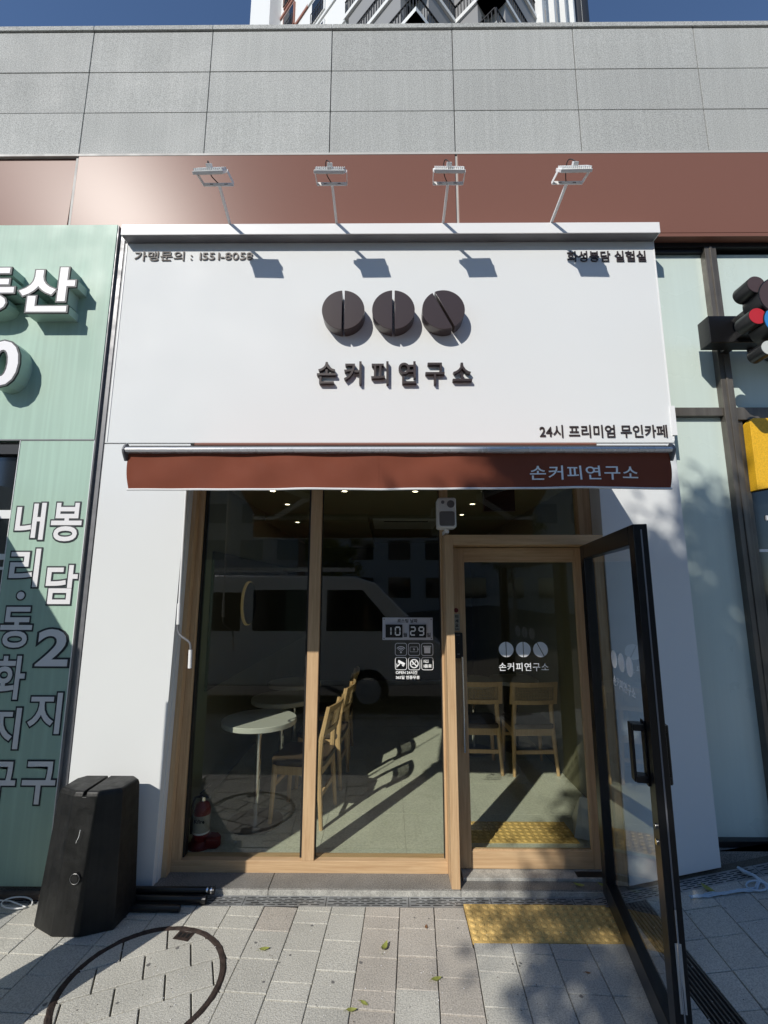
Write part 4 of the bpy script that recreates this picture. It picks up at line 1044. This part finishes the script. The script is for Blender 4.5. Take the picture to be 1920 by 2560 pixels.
tool = MB(); tool.add([(-1.795, -.5, HZ - .028), (-1.775, -.5, HZ - .028), (-1.768, .1, HZ - .028), (-1.788, .1, HZ - .028), (-1.795, -.5, .8), (-1.775, -.5, .8), (-1.768, .1, .8), (-1.788, .1, .8)],
                      [(0, 3, 2, 1), (4, 5, 6, 7), (0, 1, 5, 4), (1, 2, 6, 5), (2, 3, 7, 6), (3, 0, 4, 7)])
to = link('tool', tool.mesh('tool'), M['cable']); boolean(wo, to, 'DIFFERENCE') ; bpy.data.objects.remove(to)
for o in [wo]:
    b = o.modifiers.new('bevel', 'BEVEL'); b.width = .008; b.segments = 2; b.limit_method = 'ANGLE'; b.angle_limit = radians(22)
mb = MB(); mb.cyl((-1.765, -.350, .285), (-1.765, -.3725, .281), .026, n=24); pl = part('plug', sw, mb, M['black_plastic'], smooth=True)
mb = MB(); mb.cyl((-1.765, -.3726, .281), (-1.765, -.3745, .2808), .018, n=24); part('plug_cap', pl, mb, M['cable'])
rgm = MB(); rgm.tube([(-1.765 + .026 * cos(a), -.373, .281 + .026 * sin(a)) for a in [2 * pi * k / 20 for k in range(21)]], .0011, 5); part('plug_rim', pl, rgm, M['steel'])
tube_l = ('long black tube lying on the drain beside the sign weight, the upper one', 'black tube lying just below the upper tube behind the sign weight', 'shortest black tube on the pavers beside the sign weight')
for i, (x1, y, z, r_) in enumerate(((-1.098, -.055, .048, .020), (-1.13, -.10, .026, .022), (-1.255, -.172, .020, .018))):
    t = root('pipe', tube_l[i], 'pipe', (-1.4, y, 0), 0, 'black tubes lying beside the sign weight')
    mb = MB(); mb.cyl((-1.75, y, z), (x1 - .05, y, z), r_, n=16); part('tube', t, mb, M['black_frame'], smooth=True)
    mb = MB(); mb.cyl((x1 - .05, y, z), (x1, y, z), r_ * 1.06, n=16); part('end_sleeve', t, mb, M['black_frame'], smooth=True)
    if i == 0:
        mb = MB(); mb.cyl((x1 - .045, y, z), (x1 - .035, y, z), r_ * 1.1, n=16); mb.cyl((x1 - .02, y, z), (x1 - .012, y, z), r_ * 1.1, n=16); part('metal_band', t, mb, M['chrome'], smooth=True)
mb = MB(); mb.box(-2.42, -2.06, -.075, -.035, .0, .03); thing('wood_offcut', mb, M['bark'], 'thin strip of wood lying under the green panel', 'wood strip', bevel=.002)
mb = MB(); mb.tube([(-2.24 + .085 * cos(a) , -.13 + .05 * sin(a), .006 + .02 * abs(sin(a * .5))) for a in [2 * pi * k / 24 for k in range(23)]] + [(-2.3, -.1, .01), (-2.42, -.09, .01)], .004, 6)
thing('loose_wire', mb, M['lamp'], 'loop of pale cable lying on the ground under the green panel', 'cable', smooth=True)

# fallen leaves
def leaf(x, y, rot, L, m, label, curl=.3):
    mb = MB(); pr = [(0, 0), (.25, .17), (.5, .22), (.8, .12), (1, 0)]
    vs = []; z0 = gz(x, y)
    for t, w in pr:
        for s_ in (-1, 0, 1):
            u = (t - .5) * L; v = w * L * s_; zz = .003 + abs(s_) * w * L * curl + (t - .5) ** 2 * L * curl * 1.6
            vs.append((x + u * cos(rot) - v * sin(rot), y + u * sin(rot) + v * cos(rot), z0 + zz))
    mb.add(vs, [(3 * i + k, 3 * i + k + 1, 3 * i + k + 4, 3 * i + k + 3) for i in range(4) for k in (0, 1)])
    mb.tube([(x - .5 * L * cos(rot), y - .5 * L * sin(rot), z0 + .004), (x - .68 * L * cos(rot + .2), y - .68 * L * sin(rot + .2), z0 + .008)], .0008, 4)
    return thing('fallen_leaf', mb, M[m], label, 'leaf', group='leaves fallen on the pavers', smooth=True)
leaf(-.69, -.45, .2, .058, 'leaf', 'green leaf on the pavers below the mullion, left of the others')
leaf(-.065, -.44, 1.15, .068, 'leaf', 'long green leaf standing on edge near the middle of the pavement', .8)
leaf(.165, -.28, 1.5, .036, 'leaf_brown', 'tiny brown leaf nearest the drain in the middle')
leaf(.185, -.63, .3, .058, 'leaf', 'broad pale green leaf between the middle leaf and the shadow')
leaf(-.155, -.765, -.6, .045, 'leaf', 'small curled leaf near the bottom edge of the picture')
leaf(-.21, -.80, .1, .052, 'leaf', 'pale green leaf lowest and farthest left of the middle group')
leaf(.93, -.585, -.2, .03, 'leaf_brown', 'dark crumb of leaf below the tactile tiles')
leaf(1.20, -.70, .7, .04, 'leaf_brown', 'red brown leaf beside the open black door', .6)
leaf(1.14, .035, -.35, .07, 'leaf', 'curled yellow green leaf on the stone sill beside the door hinge', .5).location.z += .032
leaf(1.28, .01, -.5, .07, 'leaf', 'second yellow green leaf on the sill end by the door', .5).location.z += .03
leaf(1.83, -.14, -1.2, .09, 'leaf', 'yellow green leaf on the drain right of the white pillar', .5)
tw = MB(); rr = random.Random(8)
def strand(pts, r): tw.tube([(x, y, gz(x, y) + z) for x, y, z in pts], r, 6)
strand([(2.10, -.02, .006), (2.10, -.07, .014), (2.12, -.12, .02), (2.13, -.17, .012), (2.15, -.22, .012)], [.010, .012, .008, .012, .004])
for k in range(9): strand([(1.70 + i * .045, -.175 - .012 * i * .3 + rr.uniform(-.012, .012), .006 + rr.uniform(0, .01)) for i in range(9)] + [(2.12, -.16 + rr.uniform(-.02, .02), .015)], .0028)
for k in range(6): a = rr.uniform(-2.4, -.6); strand([(2.13, -.18, .01), (2.13 + .04 * cos(a), -.18 + .05 * sin(a), .012), (2.13 + .07 * cos(a), -.18 + .085 * sin(a), .004)], .0022)
strand([(2.08 + .055 * cos(a), -.19 + .04 * sin(a), .015) for a in [2 * pi * k / 14 for k in range(14)]], .005)
thing('knotted_twine', tw, M['rag'], 'knotted pale blue plastic twine lying across the drain at right', 'twine', smooth=True)
sc_ = MB(); sc_.tube([(-1.778, -.362, .47), (-1.772, -.3605, .49), (-1.769, -.359, .52)], .0012, 4); sc_.tube([(-1.783, -.3645, .455), (-1.780, -.3635, .47)], .001, 4); part('scratch', sw, sc_, M['lamp'])
gm_ = MB(); rr = random.Random(44)
for k in range(46):
    x = rr.uniform(-1.9, 2.3); y = rr.uniform(-1.0, -.13); r_g = rr.uniform(.004, .010); z = gz(x, y) + .0012
    n_ = 9; ph = rr.uniform(0, 6)
    gm_.add([(x + r_g * (1 + .25 * sin(3 * a + ph)) * cos(a), y + r_g * (1 + .25 * cos(2 * a + ph)) * sin(a), z) for a in [2 * pi * i / n_ for i in range(n_)]], [tuple(range(n_))])
M['gum'] = mat('trodden gum', (.17, .165, .155), .8)
o = link('gum_spots', gm_.mesh('gum_spots'), M['gum']); o['kind'] = 'stuff'; o['label'] = 'dark trodden gum spots on the pavers'
# small litter on the pavers
lt = MB(); rr = random.Random(21)
for k in range(650):
    x = rr.uniform(-1.9, 2.2); y = -rr.random() ** .8 * .95 + .0; s = rr.uniform(.0012, .0036); z = gz(x, y) + .001
    a = rr.uniform(0, 6.28)
    lt.add([(x + s * cos(a + q * 1.57) * (1 if q % 2 else .6), y + s * sin(a + q * 1.57), z) for q in range(4)] + [(x, y, z + s * .8)], [(0, 1, 4), (1, 2, 4), (2, 3, 4), (3, 0, 4)], 0 if rr.random() < .55 else 1)
o = link('grit', lt.mesh('grit'), [M['bark'], M['text_white']]); o['kind'] = 'stuff'; o['label'] = 'grit and crumbs scattered over the pavers'

# ------------------------------------------------------------ unseen boards added at left to shade the green sign, weight and paving
b1 = root('shade_board', 'unseen tall white board added to cast the diagonal shade on the green sign', 'board', (-2.95, -.8, 0))
mb = MB(); mb.box(-3.01, -2.98, -1.365, -.09, .0, 2.62); part('panel', b1, mb, M['white_panel']); mb = MB(); mb.box(-3.02, -2.97, -1.385, -1.365, 0, 2.63); part('post', b1, mb, M['grey_metal'])
b2 = root('shade_caster', 'unseen narrow banner stand beside the camera', 'caster', (-2.0, -1.2, 0))
mb = MB(); mb.box(-2.26, -1.835, -1.21, -1.20, .05, 2.15); part('caster', b2, mb, M['green']); mb = MB(); mb.box(-2.27, -1.825, -1.27, -1.14, 0, .05); part('base', b2, mb, M['grey_metal'])

# ------------------------------------------------------------ trees
def tree(x, y, cz, rx, ry, rz, n, leafm, label, seed, holes=0, ls=.05, clusters=60, extra=()):
    rr = random.Random(seed)
    t = root('street_tree', label, 'tree', (x, y, 0), 0, 'street trees')
    tk = MB(); tk.tube([(x, y, 0), (x + .03, y, 1.2), (x - .04, y + .02, cz - rz * .7), (x + .05, y, cz), (x, y, cz + rz * .7)], [.11, .09, .075, .05, .012], 10)
    cents = []
    for k in range(clusters):
        while True:
            p = Vector((rr.uniform(-1, 1), rr.uniform(-1, 1), rr.uniform(-1, 1)))
            if p.length < 1: break
        p = Vector((x + p.x * rx, y + p.y * ry, cz + p.z * rz)); cents.append((p, rr.uniform(.16, .34)))
    for e in extra: cents += [(Vector(e), .2)] * 2
    for k, (c, r) in enumerate(cents):
        if k % 2 == 0:
            s = Vector((x, y, min(c.z - .2, cz + rz * .4) - abs(c.x - x) * .5)); s.z = max(s.z, cz - rz * .9)
            tk.tube([s, s.lerp(c, .5) + Vector((0, 0, .1)), c], [.028, .016, .005], 5)
    part('trunk', t, tk, M['bark'], smooth=True)
    cr_ = MB()
    for k in range(n):
        c, r = cents[rr.randrange(len(cents))]
        p = c + Vector((rr.gauss(0, r * .6), rr.gauss(0, r * .6), rr.gauss(0, r * .5)))
        a = Vector((rr.uniform(-1, 1), rr.uniform(-1, 1), rr.uniform(-.6, .6))).normalized(); b = a.cross(Vector((rr.uniform(-1, 1), rr.uniform(-1, 1), rr.uniform(-1, 1)))).normalized()
        L = ls * rr.uniform(.7, 1.3)
        cr_.add([p - a * L, p + b * L * .45, p + a * L, p - b * L * .45], [(0, 1, 2, 3)])
    me = cr_.mesh('crown', t.location, fix=False)
    link('crown', me, M[leafm], t)
    return t
tree(-2.02, -7.0, 6.2, 1.35, 1.3, 2.15, 30000, 'foliage', 'street tree behind the camera whose shade falls on the entrance', 5, clusters=105, ls=.066, extra=[(-2.95, -7, 7.5), (-2.75, -7.1, 7.7), (-2.6, -6.9, 7.45), (-2.8, -7, 7.3), (-2.5, -7, 7.75), (-2.35, -7, 7.5), (-3.1, -7, 7.75), (-2.95, -6.9, 7.9), (-2.7, -7, 7.95), (-2.2, -7, 6.9), (-1.7, -7, 6.6)])
tree(-2.6, -19, 3.6, 1.6, 1.6, 1.4, 5000, 'foliage_y', 'yellowing street tree across the road', 9, clusters=60, ls=.09)
tree(6, -19, 4.2, 1.8, 1.6, 2.0, 5000, 'foliage', 'green street tree across the road', 10, clusters=60, ls=.09)

# ------------------------------------------------------------ parked van behind the camera (seen only in the glass)
vn = root('parked_van', 'white van with a roof ladder parked at the kerb behind the camera', 'van', (-3, -4.6, -.03))
side = [(x + .9, z * 1.03) for x, z in [(-6.2, .35), (-1.2, .35), (-.1, .38), (-.05, .95), (-.35, 1.12), (-1.15, 1.90), (-1.5, 2.0), (-6.1, 2.02), (-6.25, 1.7)]]
mb = MB(); mb.prism(side, 'y', -5.5, -3.95); part('body', vn, mb, M['van_white'], bevel=.04, smooth=False)
mb = MB(); mb.prism([(-2.2, 1.2), (-1.2, 1.2), (-1.2, 1.84), (-2.2, 1.84)], 'y', -3.949, -3.94); mb.prism([(-1.02, 1.2), (.1, 1.2), (-.45, 1.84), (-1.02, 1.84)], 'y', -3.949, -3.94); mb.prism([(-5.0, 1.2), (-2.4, 1.2), (-2.4, 1.80), (-5.0, 1.80)], 'y', -3.949, -3.94); part('side_window', vn, mb, M['dark_glass'])
for x in (-4.2, -.35):
    mb = MB(); mb.cyl((x, -4.1, .30), (x, -3.93, .30), .32, n=28); w_ = part('wheel', vn, mb, M['tyre'], smooth=True)
    mb = MB(); mb.cyl((x, -3.929, .30), (x, -3.92, .30), .2, n=24); part('rim', w_, mb, M['chrome'])
mb = MB(); mb.box(-6.1, -.6, -4.25, -4.20, 2.14, 2.2); mb.box(-6.1, -.6, -4.05, -4.0, 2.14, 2.2)
for k in range(17): mb.box(-6.0 + k * .33, -5.96 + k * .33, -4.2, -4.05, 2.15, 2.19)
for x in (-5.5, -1.8): mb.box(x, x + .05, -4.3, -3.98, 2.0, 2.14)
part('roof_ladder', vn, mb, M['alu'])
# block of flats across the road (reflected only)
ob = root('block_across', 'beige block of flats across the road', 'building', (0, -34, 0))
mb = MB(); mb.box(-32, 30, -46, -34, 0, 22); part('wall', ob, mb, M['concrete'])
wm = MB()
for i in range(20):
    for j in range(7): wm.box(-30 + i * 3, -28.2 + i * 3, -33.99, -33.95, 1.2 + j * 3, 2.8 + j * 3)
wo_ = part('windows', ob, wm, M['dark_glass']); wo_['kind'] = 'stuff'

# ------------------------------------------------------------ apartment tower above the parapet
tw_ = root('apartment_tower', 'tall white and grey apartment tower with zigzag balconies rising over the parapet', 'apartment tower', (1, 22, 0))
TS = .55
plan = [(a * TS, (b + 3.2) * TS - 3.2) for a, b in [(-22.6, 58.2), (-15.5, 51), (-10.5, 46), (-5, 40.5), (2.6, 33), (7.2, 37.6), (10.6, 34.2), (17, 40.6), (24, 47.6), (26.5, 50.2)]]
kinds = ['blank', 'brown', 'brown', 'white', 'balcony', 'balcony', 'balcony', 'fins', 'fins']
wallm = {'blank': 'tower_white', 'brown': 'tower_white', 'white': 'tower_white', 'balcony': 'tower_grey', 'fins': 'tower_white'}
FH = 2.9
# plan order gives segment i from plan[i] to plan[i+1]; front recess depth per kind
kinds = ['blank', 'brown', 'brown', 'white', 'balcony', 'balcony', 'balcony', 'fins', 'fins']
for i, kd in enumerate(['blank', 'brown', 'brown', 'white']):
    pass
segs = list(zip(plan[:-1], plan[1:], ['blank', 'brown', 'white', 'balcony', 'balcony', 'balcony', 'balcony', 'fins', 'fins']))
back = [(26.5, 70), (-20.5, 76)]
for (p, q, kd) in segs:
    p = Vector((*p, 0)); q = Vector((*q, 0)); d = (q - p).normalized(); nr = Vector((d.y, -d.x, 0)); L = (q - p).length
    rec = 1.1 if kd == 'balcony' else 0
    mb = MB(); a = p - nr * (.5 + rec); b = q - nr * (.5 + rec); a2 = a - nr * 4; b2 = b - nr * 4
    mb.add([(v.x, v.y, z) for z in (0, 75) for v in (a + nr * .5, b + nr * .5, b2, a2)], [(0, 1, 5, 4), (1, 2, 6, 5), (2, 3, 7, 6), (3, 0, 4, 7), (4, 5, 6, 7)])
    part('wall', tw_, mb, M[wallm[kd]])
    dmid = (p + q) / 2; dist = min(p.y, q.y) + 3.2; far_ = max(p.y, q.y) + 3.2
    f0 = int((dist * 1.44) / FH) - 1; f1 = int((far_ * 1.60) / FH) + 2
    def pt(s, out, z): v = p + d * s + nr * out; return (v.x, v.y, z)
    def sb_(s0, s1, o0, o1, z0, z1, mb):
        vs = [pt(s, o_, z) for s in (s0, s1) for o_ in (o0, o1) for z in (z0, z1)]
        mb.add(vs, [(0, 1, 3, 2), (4, 6, 7, 5), (0, 4, 5, 1), (2, 3, 7, 6), (0, 2, 6, 4), (1, 5, 7, 3)])
    for f in range(f0, f1):
        z = f * FH
        if kd == 'balcony':
            mb = MB(); sb_(-.12, L + .12, -1.1, .12, z, z + .28, mb); part('balcony_slab', tw_, mb, M['tower_white'])
            mb = MB()
            k = 0
            while k < L: sb_(k, k + .04, .02, .06, z + .28, z + 1.35, mb); k += .22
            sb_(0, L, 0, .08, z + 1.3, z + 1.36, mb); part('railing', tw_, mb, M['tower_rail'])
            s = .4
            while s + 1.2 < L:
                mb = MB(); sb_(s, s + 1.1, -1.1, -1.06, z + .35, z + 2.4, mb); part('window', tw_, mb, M['dark_glass']); s += 2.2
        elif kd in ('brown', 'white'):
            s = .5
            while s + 1.7 < L:
                mb = MB(); sb_(s, s + 1.6, 0, .12, z + .3, z + 2.35, mb); fr_ = part('window', tw_, mb, M['tower_brown' if kd == 'brown' else 'tower_white'])
                mb = MB(); sb_(s + .12, s + 1.48, .121, .14, z + .42, z + 2.23, mb); part('pane', fr_, mb, M['dark_glass'])
                mb = MB(); sb_(s + .1, s + 1.5, .2, .24, z + .3, z + .34, mb)
                for k in range(8): sb_(s + .1 + k * .19, s + .13 + k * .19, .2, .24, z + .34, z + 1.2, mb)
                sb_(s + .1, s + 1.5, .2, .24, z + 1.2, z + 1.24, mb); part('guard_rail', fr_, mb, M['tower_rail'])
                s += 2.3
            mb = MB(); sb_(0, L, 0, .1, z - .12, z + .1, mb); part('floor_band', tw_, mb, M['tower_brown' if kd == 'brown' else 'tower_white'])
        elif kd == 'fins':
            s = .4
            while s + 1.3 < L:
                mb = MB(); sb_(s, s + 1.2, .0, .05, z + .4, z + 2.4, mb); part('window', tw_, mb, M['dark_glass']); s += 1.9
    if kd == 'fins':
        s = .0
        while s < L:
            mb = MB(); sb_(s, s + .3, 0, .5, f0 * FH, f1 * FH, mb); part('fin', tw_, mb, M['tower_white']); s += 1.9
    if kd == 'blank':
        mb = MB(); sb_(L - .8, L, 0, 1.0, f0 * FH, f1 * FH, mb); part('pilaster', tw_, mb, M['tower_white'])
mb = MB(); mb.cyl((14.7, 26.9, 0), (14.7, 26.9, 75), 1.15, n=24); part('round_stair', tw_, mb, M['tower_rail'], smooth=True)
print('pavers', n_pav)
